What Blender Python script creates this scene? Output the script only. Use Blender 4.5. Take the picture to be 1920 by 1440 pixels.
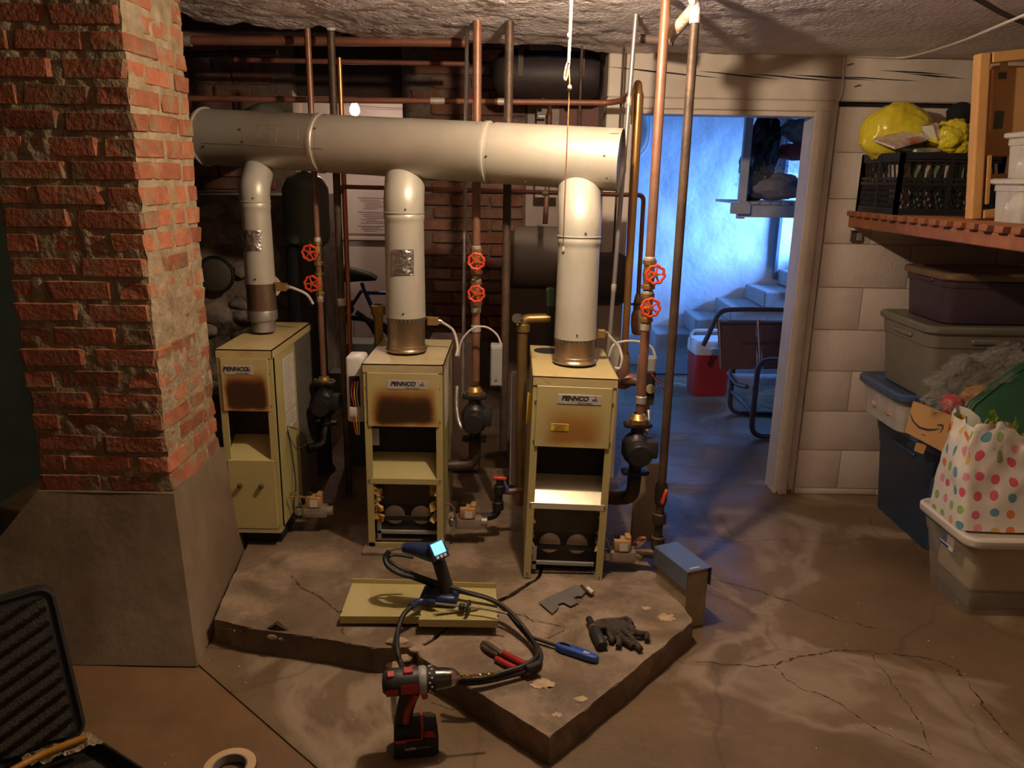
import bpy, bmesh, math, random
from mathutils import Vector, Matrix, Euler, noise
random.seed(7)
for o in list(bpy.data.objects): bpy.data.objects.remove(o)
SC = bpy.context.scene
COL = SC.collection
# ------------------------------------------------------------------ camera
F_PX, PITCH, ROLL, CAM = 1450.0, math.radians(14.9), math.radians(1.0), Vector((0, 0, 1.52))
FW = Vector((0, math.cos(PITCH), -math.sin(PITCH)))
U0 = Vector((0, math.sin(PITCH), math.cos(PITCH)))
R0 = Vector((1, 0, 0))
RT = R0*math.cos(ROLL) + U0*math.sin(ROLL)
UP = U0*math.cos(ROLL) - R0*math.sin(ROLL)
cd = bpy.data.cameras.new('camera'); cam = bpy.data.objects.new('camera', cd); COL.objects.link(cam)
cd.sensor_fit = 'HORIZONTAL'; cd.sensor_width = 36.0; cd.lens = 36.0*F_PX/1920.0; cd.clip_start = 0.05
Mx = Matrix((RT, UP, -FW)).transposed().to_4x4(); Mx.translation = CAM
cam.matrix_world = Mx
SC.camera = cam
# ------------------------------------------------------------------ light and exposure
SC.view_settings.view_transform = 'Standard'; SC.view_settings.look = 'None'
SC.view_settings.gamma = 1.0; SC.view_settings.use_curve_mapping = False
SC.view_settings.exposure = 0.0
w = bpy.data.worlds.new('daylight'); SC.world = w; w.use_nodes = True
bg = w.node_tree.nodes['Background']; bg.inputs[0].default_value = (0.25, 0.5, 1.0, 1); bg.inputs[1].default_value = 0.6
def lamp(name, kind, loc, energy, col, size=0.03, rot=None, sy=None):
    l = bpy.data.lights.new(name, kind); l.energy = energy; l.color = col
    if kind == 'AREA':
        l.size = size
        if sy: l.shape = 'RECTANGLE'; l.size_y = sy
    else: l.shadow_soft_size = size
    o = bpy.data.objects.new(name, l); COL.objects.link(o); o.location = loc
    if rot: o.rotation_euler = rot
    return o
WARM = (1.0, 0.765, 0.53)
lamp('ceiling_bulb_light', 'POINT', (0.17, 2.2, 2.022), 66.0, WARM, 0.022)
lamp('bounce_fill_light', 'POINT', (0.9, -1.2, 1.95), 2.6, (1.0, 0.52, 0.2), 0.04)  # unseen orange fill added behind the camera for bounced light; no bulb hangs there
lamp('far_room_bulb_light', 'POINT', (-0.965, 4.95, 1.86), 11.0, (1.0, 0.70, 0.55), 0.03)
hl = lamp('hatch_daylight', 'AREA', (3.3, 5.85, 1.35), 72.0, (0.13, 0.35, 1.0), 0.8, None, 0.7)
hl.data.spread = math.radians(78)
hl.rotation_euler = (Vector((1.5, 6.45, 0.95)) - Vector((3.3, 5.85, 1.35))).to_track_quat('-Z', 'Y').to_euler()

# ------------------------------------------------------------------ pixel -> place (a pixel is only a direction; the plane gives the distance)
def ray(px, py): return FW + RT*((px-960)/F_PX) + UP*((720-py)/F_PX)
def aY(px, py, y): d = ray(px, py); return CAM + d*(y/d.y)
def aZ(px, py, z): d = ray(px, py); return CAM + d*((z-CAM.z)/d.z)
def aX(px, py, x): d = ray(px, py); return CAM + d*(x/d.x)

# ------------------------------------------------------------------ materials
MATS = {}
def mat(name, col, rough=0.6, metal=0.0, var=0.18, scale=6.0, bump=0.15, bscale=40.0, col2=None, amt=0.5, rnd=0.0, spec=0.5, emit=None, es=1.0, alpha=None, trans=None, world=False, detail=6.0, lo=0.42, hi=0.62):
    if name in MATS: return MATS[name]
    m = bpy.data.materials.new(name); m.use_nodes = True; nt = m.node_tree; N = nt.nodes; L = nt.links
    b = N['Principled BSDF']
    b.inputs['Roughness'].default_value = rough; b.inputs['Metallic'].default_value = metal
    b.inputs['Specular IOR Level'].default_value = spec
    tc = N.new('ShaderNodeNewGeometry') if world else N.new('ShaderNodeTexCoord'); CO = 'Position' if world else 'Object'
    nz = N.new('ShaderNodeTexNoise'); nz.inputs['Scale'].default_value = scale; nz.inputs['Detail'].default_value = detail; nz.inputs['Roughness'].default_value = 0.6
    L.new(tc.outputs[CO], nz.inputs['Vector'])
    hsv = N.new('ShaderNodeHueSaturation')
    mr = N.new('ShaderNodeMapRange'); mr.inputs['From Min'].default_value = 0.25; mr.inputs['From Max'].default_value = 0.75
    mr.inputs['To Min'].default_value = 1-var; mr.inputs['To Max'].default_value = 1+var
    L.new(nz.outputs['Fac'], mr.inputs['Value'])
    src = mr.outputs['Result']
    if rnd:
        oi = N.new('ShaderNodeObjectInfo'); m2 = N.new('ShaderNodeMapRange'); m2.inputs['To Min'].default_value = 1-rnd; m2.inputs['To Max'].default_value = 1+rnd
        L.new(oi.outputs['Random'], m2.inputs['Value']); mu = N.new('ShaderNodeMath'); mu.operation = 'MULTIPLY'
        L.new(src, mu.inputs[0]); L.new(m2.outputs['Result'], mu.inputs[1]); src = mu.outputs[0]
    L.new(src, hsv.inputs['Value'])
    c = (*col, 1)
    if col2:
        n2 = N.new('ShaderNodeTexNoise'); n2.inputs['Scale'].default_value = scale*0.55; n2.inputs['Detail'].default_value = 9; n2.inputs['Roughness'].default_value = 0.65; n2.inputs['Distortion'].default_value = 0.4
        L.new(tc.outputs[CO], n2.inputs['Vector'])
        r = N.new('ShaderNodeMapRange'); r.inputs['From Min'].default_value = lo; r.inputs['From Max'].default_value = hi; r.inputs['To Max'].default_value = amt*2 if amt < 0.5 else 1.0
        L.new(n2.outputs['Fac'], r.inputs['Value'])
        mx = N.new('ShaderNodeMix'); mx.data_type = 'RGBA'; mx.inputs['A'].default_value = c; mx.inputs['B'].default_value = (*col2, 1)
        L.new(r.outputs['Result'], mx.inputs['Factor']); L.new(mx.outputs['Result'], hsv.inputs['Color'])
    else: hsv.inputs['Color'].default_value = c
    L.new(hsv.outputs['Color'], b.inputs['Base Color'])
    if bump:
        n3 = N.new('ShaderNodeTexNoise'); n3.inputs['Scale'].default_value = bscale; n3.inputs['Detail'].default_value = 5
        L.new(tc.outputs[CO], n3.inputs['Vector'])
        bp = N.new('ShaderNodeBump'); bp.inputs['Strength'].default_value = bump; bp.inputs['Distance'].default_value = 0.01
        L.new(n3.outputs['Fac'], bp.inputs['Height']); L.new(bp.outputs['Normal'], b.inputs['Normal'])
    if emit:
        b.inputs['Emission Color'].default_value = (*emit, 1); b.inputs['Emission Strength'].default_value = es
    if alpha is not None: b.inputs['Alpha'].default_value = alpha
    if trans: b.inputs['Transmission Weight'].default_value = trans
    MATS[name] = m; return m

def nodes(m): return m.node_tree.nodes, m.node_tree.links
concrete = mat('old_concrete', (0.20, 0.145, 0.095), 0.75, 0, 0.3, 3.0, 0.4, 30, (0.36, 0.27, 0.19), 0.5)
def floor_mat():
    m = mat('floor_concrete', (0.140, 0.089, 0.045), 0.55, 0, 0.3, 2.2, 0.25, 26, (0.205, 0.138, 0.077), 0.35)
    N, L = nodes(m); b = N['Principled BSDF']; tc = N.new('ShaderNodeTexCoord')
    d = N.new('ShaderNodeTexNoise'); d.inputs['Scale'].default_value = 3.0; d.inputs['Detail'].default_value = 6
    L.new(tc.outputs['Object'], d.inputs['Vector'])
    ad = N.new('ShaderNodeMixRGB'); ad.blend_type = 'ADD'; ad.inputs['Fac'].default_value = 0.22
    L.new(tc.outputs['Object'], ad.inputs['Color1']); L.new(d.outputs['Color'], ad.inputs['Color2'])
    v = N.new('ShaderNodeTexVoronoi'); v.feature = 'DISTANCE_TO_EDGE'; v.inputs['Scale'].default_value = 1.15; L.new(ad.outputs['Color'], v.inputs['Vector'])
    r = N.new('ShaderNodeMapRange'); r.inputs['From Max'].default_value = 0.012; r.inputs['To Min'].default_value = 0.72; r.inputs['To Max'].default_value = 1.0; L.new(v.outputs['Distance'], r.inputs['Value'])
    # pale mineral bloom with sharp tide lines
    n = N.new('ShaderNodeTexNoise'); n.inputs['Scale'].default_value = 1.5; n.inputs['Detail'].default_value = 8; n.inputs['Distortion'].default_value = 1.6; L.new(tc.outputs['Object'], n.inputs['Vector'])
    rr = N.new('ShaderNodeValToRGB'); e = rr.color_ramp.elements; e[0].position = 0.52; e[0].color = (0, 0, 0, 1); e[1].position = 0.60; e[1].color = (0.8, 0.8, 0.8, 1)
    x = rr.color_ramp.elements.new(0.66); x.color = (0.1, 0.1, 0.1, 1); L.new(n.outputs['Fac'], rr.inputs['Fac'])
    old = b.inputs['Base Color'].links[0].from_socket
    mx = N.new('ShaderNodeMix'); mx.data_type = 'RGBA'; L.new(rr.outputs['Color'], mx.inputs['Factor']); L.new(old, mx.inputs['A']); mx.inputs['B'].default_value = (0.33, 0.25, 0.175, 1)
    mu = N.new('ShaderNodeMix'); mu.data_type = 'RGBA'; mu.blend_type = 'MULTIPLY'; mu.inputs['Factor'].default_value = 1
    L.new(mx.outputs['Result'], mu.inputs['A']); L.new(r.outputs['Result'], mu.inputs['B']); L.new(mu.outputs['Result'], b.inputs['Base Color'])
    # damp gloss
    g = N.new('ShaderNodeMapRange'); g.inputs['From Min'].default_value = 0.35; g.inputs['From Max'].default_value = 0.65; g.inputs['To Min'].default_value = 0.38; g.inputs['To Max'].default_value = 0.75; L.new(n.outputs['Fac'], g.inputs['Value']); L.new(g.outputs['Result'], b.inputs['Roughness'])
    return m
floor_m = floor_mat()
floor2_m = mat('floor_patch_concrete', (0.155, 0.082, 0.034), 0.6, 0, 0.3, 3.0, 0.25, 26, (0.20, 0.115, 0.052), 0.5)
brick_m = mat('red_brick', (0.36, 0.125, 0.066), 0.85, 0, 0.3, 16, 0.6, 70, (0.29, 0.205, 0.12), 0.5, rnd=0.28, spec=0.3, lo=0.50, hi=0.62, world=True)
brick2_m = mat('sooty_brick', (0.24, 0.095, 0.06), 0.9, 0, 0.3, 14, 0.5, 60, (0.30, 0.22, 0.17), 0.3, rnd=0.3, spec=0.3, world=True)
mortar_m = mat('lime_mortar', (0.31, 0.235, 0.145), 0.95, 0, 0.3, 20, 1.0, 60, (0.38, 0.31, 0.21), 0.5, spec=0.2)
mortar2_m = mat('dusty_mortar', (0.20, 0.15, 0.12), 0.95, 0, 0.3, 20, 0.9, 70, spec=0.2)
plaster_m = mat('rough_ceiling_plaster', (0.68, 0.61, 0.63), 0.6, 0, 0.2, 5, 1.0, 55, (0.74, 0.67, 0.67), 0.5)
wood_m = mat('dark_joist_wood', (0.07, 0.045, 0.03), 0.9, 0, 0.3, 10, 0.4, 40)
white_wall = mat('cream_painted_block', (0.64, 0.54, 0.48), 0.55, 0, 0.06, 4, 0.25, 70, (0.56, 0.46, 0.38), 0.4)
white_wood = mat('cream_painted_wood', (0.64, 0.56, 0.49), 0.5, 0, 0.07, 5, 0.15, 30, (0.52, 0.44, 0.37), 0.4)
stair_wall = mat('white_painted_rough_wall', (0.62, 0.62, 0.64), 0.6, 0, 0.06, 4, 0.6, 12)
dark_green = mat('dark_green_paint', (0.035, 0.05, 0.035), 0.7, 0, 0.2, 5, 0.2, 30)
block_grey = mat('grey_block', (0.50, 0.42, 0.38), 0.9, 0, 0.12, 6, 0.4, 60)
copper = mat('weathered_copper', (0.29, 0.135, 0.08), 0.45, 0.4, 0.3, 9, 0.1, 40, (0.25, 0.14, 0.10), 0.5)
copper_b = mat('bright_copper', (0.62, 0.24, 0.10), 0.3, 0.85, 0.2, 9, 0.05, 40)
redcopper = mat('red_painted_pipe', (0.25, 0.09, 0.055), 0.5, 0.2, 0.25, 9, 0.1, 40, (0.2, 0.09, 0.06), 0.4)
iron = mat('rusty_black_iron', (0.06, 0.042, 0.03), 0.55, 0.4, 0.3, 12, 0.25, 50, (0.12, 0.072, 0.045), 0.5)
blackiron = mat('black_cast_iron', (0.022, 0.02, 0.019), 0.45, 0.3, 0.3, 10, 0.2, 40)
galv = mat('galvanized_conduit', (0.46, 0.44, 0.42), 0.4, 0.75, 0.15, 12, 0.05, 40)
brass = mat('dull_brass', (0.42, 0.27, 0.10), 0.4, 0.75, 0.2, 12, 0.1, 40)
solder = mat('solder_ring', (0.5, 0.43, 0.36), 0.5, 0.4, 0.2, 20, 0.2, 60)
duct_m = mat('grey_painted_duct', (0.50, 0.475, 0.41), 0.42, 0.25, 0.08, 3, 0.05, 20, (0.42, 0.37, 0.29), 0.4)
flue_m = mat('cream_grey_flue', (0.56, 0.54, 0.47), 0.4, 0.25, 0.08, 4, 0.05, 20, (0.45, 0.40, 0.30), 0.4)
sleeve_m = mat('heat_stained_sleeve', (0.33, 0.23, 0.15), 0.32, 0.85, 0.25, 6, 0.05, 30, (0.45, 0.36, 0.27), 0.5)
foil_m = mat('crumpled_foil_tape', (0.62, 0.6, 0.58), 0.25, 0.95, 0.1, 8, 1.0, 45)
boiler_m = mat('olive_cream_jacket', (0.48, 0.42, 0.18), 0.42, 0.0, 0.06, 3, 0.03, 20, (0.43, 0.36, 0.14), 0.3)
boiler_in = mat('sooty_sheet_metal', (0.05, 0.045, 0.035), 0.7, 0.2, 0.3, 8, 0.1, 30)
black_m = mat('flat_black', (0.012, 0.012, 0.012), 0.7, 0, 0.2, 8, 0.1, 30)
label_m = mat('silver_label', (0.50, 0.48, 0.45), 0.4, 0.1, 0.05, 8, 0, 30)
paper_m = mat('white_paper', (0.66, 0.62, 0.57), 0.6, 0, 0.05, 8, 0, 30)
ink_m = mat('black_print', (0.02, 0.02, 0.025), 0.5, 0, 0, 8, 0, 30)
redink_m = mat('red_print', (0.5, 0.03, 0.02), 0.5, 0, 0, 8, 0, 30)
yellow_lab = mat('yellow_label', (0.75, 0.50, 0.04), 0.5, 0, 0.05, 8, 0, 30)
fiber_m = mat('yellow_fiberglass', (0.62, 0.40, 0.12), 0.9, 0, 0.3, 40, 0.8, 90)
red_m = mat('red_handwheel', (0.68, 0.06, 0.022), 0.4, 0, 0.15, 12, 0.05, 30)
steel_m = mat('bare_steel', (0.45, 0.43, 0.40), 0.35, 0.9, 0.15, 12, 0.05, 40)
grey_m = mat('grey_enamel_box', (0.33, 0.33, 0.31), 0.5, 0.1, 0.1, 6, 0.03, 30)
cable_w = mat('white_cable', (0.55, 0.5, 0.45), 0.5, 0, 0.05, 8, 0, 30)
cable_y = mat('cream_cord', (0.62, 0.45, 0.30), 0.6, 0, 0.1, 8, 0.2, 90)
cable_k = mat('black_cable', (0.015, 0.014, 0.013), 0.5, 0, 0.1, 8, 0, 30)
tankg = mat('dark_green_tank', (0.12, 0.135, 0.115), 0.4, 0.1, 0.15, 5, 0.05, 30)
tankd = mat('dark_maroon_tank', (0.045, 0.03, 0.032), 0.55, 0.1, 0.2, 5, 0.1, 30)
tankgrey = mat('grey_painted_tank', (0.30, 0.25, 0.22), 0.5, 0.1, 0.2, 5, 0.1, 30)
appl = mat('white_appliance_enamel', (0.60, 0.52, 0.49), 0.4, 0, 0.04, 4, 0, 30)
rubber = mat('black_rubber', (0.018, 0.017, 0.016), 0.55, 0, 0.2, 10, 0.1, 50)
bikeblue = mat('blue_bike_paint', (0.03, 0.07, 0.30), 0.3, 0.2, 0.1, 8, 0, 30)
navy = mat('navy_plastic', (0.018, 0.033, 0.10), 0.35, 0, 0.1, 8, 0.05, 60)
bluep = mat('bright_blue_plastic', (0.03, 0.085, 0.36), 0.3, 0, 0.05, 8, 0, 30)
screen_m = mat('lit_lcd_screen', (0.05, 0.3, 0.6), 0.3, 0, 0, 8, 0, 30, emit=(0.12, 0.5, 1.0), es=3.0)
redp = mat('red_plastic', (0.36, 0.024, 0.018), 0.4, 0, 0.1, 8, 0.03, 40)
chrome = mat('polished_chuck', (0.55, 0.5, 0.45), 0.22, 1.0, 0.1, 10, 0, 30)
gold = mat('coated_drill_bit', (0.70, 0.50, 0.28), 0.25, 1.0, 0.2, 60, 0, 30)
glove_m = mat('charcoal_glove_knit', (0.055, 0.042, 0.033), 0.85, 0, 0.25, 30, 0.7, 140)
boxblue = mat('slate_blue_steel', (0.13, 0.16, 0.21), 0.35, 0.3, 0.12, 6, 0.03, 30)
blockm = mat('pale_concrete_block', (0.34, 0.27, 0.17), 0.9, 0, 0.2, 10, 0.5, 60)
foam_m = mat('charcoal_egg_foam', (0.045, 0.04, 0.03), 0.95, 0, 0.3, 40, 0.6, 200)
tape_m = mat('masking_tape_paper', (0.62, 0.42, 0.24), 0.7, 0, 0.1, 20, 0.1, 60)
shelfwood = mat('red_stained_wood', (0.27, 0.10, 0.035), 0.6, 0, 0.25, 9, 0.15, 40, (0.20, 0.065, 0.025), 0.5)
pine = mat('varnished_pine', (0.66, 0.36, 0.13), 0.45, 0, 0.15, 5, 0.1, 30, (0.55, 0.27, 0.09), 0.4)
card = mat('brown_cardboard', (0.50, 0.27, 0.10), 0.8, 0, 0.08, 6, 0.05, 60)
crate_m = mat('black_crate_plastic', (0.014, 0.015, 0.018), 0.45, 0, 0.1, 8, 0.05, 60)
yellowbag = mat('yellow_plastic_bag', (0.70, 0.58, 0.035), 0.28, 0, 0.15, 6, 0.25, 14, alpha=0.93)
blackcloth = mat('black_fleece', (0.008, 0.008, 0.009), 0.95, 0, 0.2, 30, 0.6, 90)
tote_blue = mat('navy_tote_plastic', (0.022, 0.045, 0.085), 0.45, 0, 0.1, 8, 0.04, 60)
tote_lidb = mat('blue_lid_plastic', (0.06, 0.10, 0.21), 0.35, 0, 0.1, 8, 0.03, 60)
tote_grey = mat('olive_grey_tote', (0.165, 0.15, 0.115), 0.42, 0, 0.1, 8, 0.04, 60)
tote_purple = mat('aubergine_tote', (0.05, 0.03, 0.042), 0.45, 0, 0.1, 8, 0.04, 60)
tote_lidk = mat('brown_lid_plastic', (0.17, 0.105, 0.06), 0.4, 0, 0.15, 8, 0.04, 60)
lidwhite = mat('white_lid_plastic', (0.72, 0.66, 0.58), 0.3, 0, 0.04, 8, 0, 60)
greenlid = mat('dark_green_lid', (0.02, 0.085, 0.04), 0.38, 0, 0.12, 6, 0.05, 30)
limetissue = mat('lime_tissue', (0.36, 0.55, 0.10), 0.6, 0, 0.12, 8, 0.3, 40)
pinkcloth = mat('mixed_pink_cloth', (0.60, 0.36, 0.30), 0.8, 0, 0.2, 8, 0.4, 20, (0.72, 0.62, 0.55), 0.5)
whitecloth = mat('white_cloth', (0.75, 0.72, 0.68), 0.8, 0, 0.1, 8, 0.3, 20)
coolred = mat('red_cooler_plastic', (0.42, 0.03, 0.025), 0.4, 0, 0.08, 6, 0.02, 30)
coolwhite = mat('white_cooler_plastic', (0.66, 0.64, 0.62), 0.4, 0, 0.05, 6, 0.02, 30)
chairm = mat('brown_powder_frame', (0.075, 0.04, 0.035), 0.35, 0.2, 0.12, 8, 0, 30)
sling = mat('brown_sling_fabric', (0.085, 0.032, 0.024), 0.7, 0, 0.15, 14, 0.3, 160)
stone = mat('stair_concrete', (0.27, 0.27, 0.28), 0.8, 0, 0.2, 6, 0.5, 30)
bulb_glass = mat('lit_bulb_glass', (1, 0.9, 0.8), 0.3, 0, 0, 5, 0, 5, emit=(1.0, 0.78, 0.5), es=40)
porcelain = mat('white_porcelain', (0.75, 0.7, 0.62), 0.3, 0, 0.03, 5, 0, 5)
wire_m = [mat('wire_'+n, c, 0.5, 0, 0, 5, 0, 5) for n, c in (('red', (0.5, 0.03, 0.03)), ('yellow', (0.6, 0.42, 0.05)), ('white', (0.6, 0.55, 0.5)))]
def film(name, tint, a, bs=14):
    m = bpy.data.materials.new(name); m.use_nodes = True; N, L = nodes(m); b = N['Principled BSDF']
    b.inputs['Base Color'].default_value = (*tint, 1); b.inputs['Roughness'].default_value = 0.12; b.inputs['Alpha'].default_value = a; b.inputs['Specular IOR Level'].default_value = 0.9
    tc = N.new('ShaderNodeTexCoord'); n = N.new('ShaderNodeTexNoise'); n.inputs['Scale'].default_value = bs; n.inputs['Detail'].default_value = 6; n.inputs['Distortion'].default_value = 1.5
    L.new(tc.outputs['Object'], n.inputs['Vector']); bp = N.new('ShaderNodeBump'); bp.inputs['Strength'].default_value = 1.0; bp.inputs['Distance'].default_value = 0.05
    L.new(n.outputs['Fac'], bp.inputs['Height']); L.new(bp.outputs['Normal'], b.inputs['Normal'])
    return m
clearfilm = film('clear_plastic_film', (0.75, 0.72, 0.68), 0.10, 6)
cleartote = film('clear_tote_plastic', (0.55, 0.48, 0.38), 0.42, 1.5)
frosted = film('frosted_container_plastic', (0.80, 0.76, 0.72), 0.6, 2)
def scorch_mat(name, strength, lowx):
    m = mat(name, (0.48, 0.42, 0.18), 0.45, 0.0, 0.06, 3, 0.03, 20)
    N, L = nodes(m); b = N['Principled BSDF']; tc = N.new('ShaderNodeTexCoord'); sp = N.new('ShaderNodeSeparateXYZ'); L.new(tc.outputs['Generated'], sp.inputs[0])
    nz = N.new('ShaderNodeTexNoise'); nz.inputs['Scale'].default_value = 14; nz.inputs['Detail'].default_value = 8; L.new(tc.outputs['Object'], nz.inputs['Vector'])
    def mr(sock, a, c, lo=0., hi=1.):
        r = N.new('ShaderNodeMapRange'); r.interpolation_type = 'SMOOTHSTEP'; r.inputs['From Min'].default_value = a; r.inputs['From Max'].default_value = c; r.inputs['To Min'].default_value = lo; r.inputs['To Max'].default_value = hi; L.new(sock, r.inputs['Value']); return r.outputs[0]
    def mul(a, c):
        k = N.new('ShaderNodeMath'); k.operation = 'MULTIPLY'; L.new(a, k.inputs[0])
        if isinstance(c, float): k.inputs[1].default_value = c
        else: L.new(c, k.inputs[1])
        return k.outputs[0]
    def wob(s, amp):
        k = N.new('ShaderNodeMath'); k.operation = 'MULTIPLY_ADD'; L.new(nz.outputs['Fac'], k.inputs[0]); k.inputs[1].default_value = amp; L.new(s, k.inputs[2]); return k.outputs[0]
    x = wob(sp.outputs['X'], 0.12); z = wob(sp.outputs['Z'], 0.12)
    mk = mul(mul(mr(x, 0.06, 0.06+lowx), mr(x, 1.08, 1.08-lowx)), mul(mr(z, 0.90, 0.35), mr(z, 0.02, 0.22)))
    mk = mul(mk, strength)
    old = b.inputs['Base Color'].links[0].from_socket
    cr = N.new('ShaderNodeValToRGB'); e = cr.color_ramp.elements; e[0].color = (0.48, 0.41, 0.18, 1); e[1].color = (0.04, 0.018, 0.008, 1); q = e.new(0.35); q.color = (0.33, 0.17, 0.04, 1); q2 = e.new(0.7); q2.color = (0.12, 0.045, 0.015, 1)
    L.new(mk, cr.inputs['Fac']); L.new(cr.outputs['Color'], b.inputs['Base Color'])
    return m
scorch = [scorch_mat('scorched_jacket_deep', 1.5, 0.2), scorch_mat('scorched_jacket_mid', 1.25, 0.24), scorch_mat('scorched_jacket_light', 0.42, 0.35)]
rusttop = mat('rust_edged_jacket', (0.52, 0.42, 0.20), 0.45, 0, 0.08, 5, 0.03, 20, (0.26, 0.12, 0.04), 0.5, lo=0.56, hi=0.66)
dirtyhood = mat('dusty_hood_top', (0.50, 0.42, 0.24), 0.5, 0, 0.12, 6, 0.05, 30, (0.33, 0.24, 0.12), 0.5, lo=0.48, hi=0.7)

# ------------------------------------------------------------------ mesh building
class B:
    def __init__(s): s.bm = bmesh.new()
    def box(s, c, size, rot=None, bevel=0.0, seg=1):
        M = Matrix.Translation(Vector(c))
        if rot is not None: M = M @ (rot.to_matrix().to_4x4() if isinstance(rot, Euler) else rot)
        r = bmesh.ops.create_cube(s.bm, size=1.0, matrix=M @ Matrix.Diagonal((*size, 1)))
        if bevel:
            es = list({e for v in r['verts'] for e in v.link_edges})
            bmesh.ops.bevel(s.bm, geom=es, offset=bevel, segments=seg, affect='EDGES', profile=0.5)
        return s
    def bx(s, x0, x1, y0, y1, z0, z1, bevel=0.0, seg=1): return s.box(((x0+x1)/2, (y0+y1)/2, (z0+z1)/2), (abs(x1-x0), abs(y1-y0), abs(z1-z0)), None, bevel, seg)
    def cyl(s, p0, p1, r0, r1=None, n=16, cap=True):
        p0, p1 = Vector(p0), Vector(p1); r1 = r0 if r1 is None else r1
        q = (p1-p0).to_track_quat('Z', 'Y'); h = (p1-p0).length
        return s.lathe(([(0, 0)] if cap else []) + [(r0, 0), (r1, h)] + ([(0, h)] if cap else []), n, Matrix.Translation(p0) @ q.to_matrix().to_4x4())
    def lathe(s, prof, n=20, M=None, a0=0.0, a1=2*math.pi):
        M = M or Matrix(); rings = []; full = abs(a1-a0-2*math.pi) < 1e-6; k = n if full else n+1
        for r, z in prof:
            if r < 1e-6: rings.append([s.bm.verts.new(M @ Vector((0, 0, z)))])
            else: rings.append([s.bm.verts.new(M @ Vector((r*math.cos(a0+(a1-a0)*i/n), r*math.sin(a0+(a1-a0)*i/n), z))) for i in range(k)])
        for a, b in zip(rings, rings[1:]):
            for i in range(n if full else n):
                j = (i+1) % k
                vs = [a[i % len(a)], a[j % len(a)], b[j % len(b)], b[i % len(b)]]
                u = []
                for v in vs:
                    if v not in u: u.append(v)
                if len(u) >= 3:
                    try: s.bm.faces.new(u)
                    except ValueError: pass
        return s
    def tube(s, pts, r, n=10, cap=True, closed=False, ry=None):
        pts = [Vector(p) for p in pts]; m = len(pts); rs = [r[min(len(r)-2, int(i*(len(r)-1)/(m-1)))]*(1-(i*(len(r)-1)/(m-1)-min(len(r)-2, int(i*(len(r)-1)/(m-1)))))+r[min(len(r)-2, int(i*(len(r)-1)/(m-1)))+1]*(i*(len(r)-1)/(m-1)-min(len(r)-2, int(i*(len(r)-1)/(m-1)))) for i in range(m)] if isinstance(r, (list, tuple)) else [r]*m
        rings = []; prev = None
        for i, p in enumerate(pts):
            if closed: t = (pts[(i+1) % m]-pts[i-1])
            else: t = (pts[min(i+1, m-1)]-pts[max(i-1, 0)])
            t.normalize()
            if prev is None:
                u = Vector((0, 0, 1)) if abs(t.z) < 0.9 else Vector((1, 0, 0))
                u = (u - t*u.dot(t)).normalized()
            else: u = (prev - t*prev.dot(t)).normalized()
            prev = u; v = t.cross(u); k = rs[i]
            sc = 1.0
            if 0 < i < m-1 and not closed:
                c = (pts[i]-pts[i-1]).normalized().dot((pts[i+1]-pts[i]).normalized()); sc = 1/max(0.5, math.sqrt(max(0.0, (1+c)/2)))
            rings.append([s.bm.verts.new(p + u*(k*sc*math.cos(2*math.pi*j/n)) + v*((ry or k)*(1 if ry else sc)*math.sin(2*math.pi*j/n))) for j in range(n)])
        for i in range(m if closed else m-1):
            a, b = rings[i], rings[(i+1) % m]
            for j in range(n): s.bm.faces.new((a[j], a[(j+1) % n], b[(j+1) % n], b[j]))
        if cap and not closed:
            s.bm.faces.new(rings[0][::-1]); s.bm.faces.new(rings[-1])
        return s
    def prism(s, pts, h, M=None, bevel=0.0, seg=2):
        M = M or Matrix()
        a = [s.bm.verts.new(M @ Vector((x, y, 0))) for x, y in pts]; b = [s.bm.verts.new(M @ Vector((x, y, h))) for x, y in pts]
        n = len(pts); fs = [s.bm.faces.new(a[::-1]), s.bm.faces.new(b)]
        for i in range(n): fs.append(s.bm.faces.new((a[i], a[(i+1) % n], b[(i+1) % n], b[i])))
        if bevel: bmesh.ops.bevel(s.bm, geom=list(fs[0].edges)+list(fs[1].edges), offset=bevel, segments=seg, affect='EDGES', profile=0.5)
        return s
    def sph(s, c, rad, nu=16, nv=10, M=None):
        if isinstance(rad, (int, float)): rad = (rad,)*3
        T = Matrix.Translation(Vector(c)) @ (M or Matrix()) @ Matrix.Diagonal((*rad, 1))
        bmesh.ops.create_uvsphere(s.bm, u_segments=nu, v_segments=nv, radius=1.0, matrix=T); return s
    def grid(s, P, nu, nv):
        vs = [[s.bm.verts.new(P(i/nu, j/nv)) for j in range(nv+1)] for i in range(nu+1)]
        for i in range(nu):
            for j in range(nv): s.bm.faces.new((vs[i][j], vs[i+1][j], vs[i+1][j+1], vs[i][j+1]))
        return s
    def poly(s, pts): s.bm.faces.new([s.bm.verts.new(Vector(p)) for p in pts]); return s
    def jit(s, amp, fr=9.0, off=0.0):
        for v in s.bm.verts: v.co += noise.noise_vector(v.co*fr + Vector((off, off*1.7, off*0.3)))*amp
        return s
    def mesh(s, name, m, smooth=True, ang=38):
        bmesh.ops.recalc_face_normals(s.bm, faces=s.bm.faces[:])
        for f in s.bm.faces: f.smooth = smooth
        if smooth:
            for e in s.bm.edges:
                if len(e.link_faces) == 2 and e.calc_face_angle(0) > math.radians(ang): e.smooth = False
        me = bpy.data.meshes.new(name); s.bm.to_mesh(me); s.bm.free()
        for k in (m if isinstance(m, (list, tuple)) else [m]): me.materials.append(k)
        return me
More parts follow.
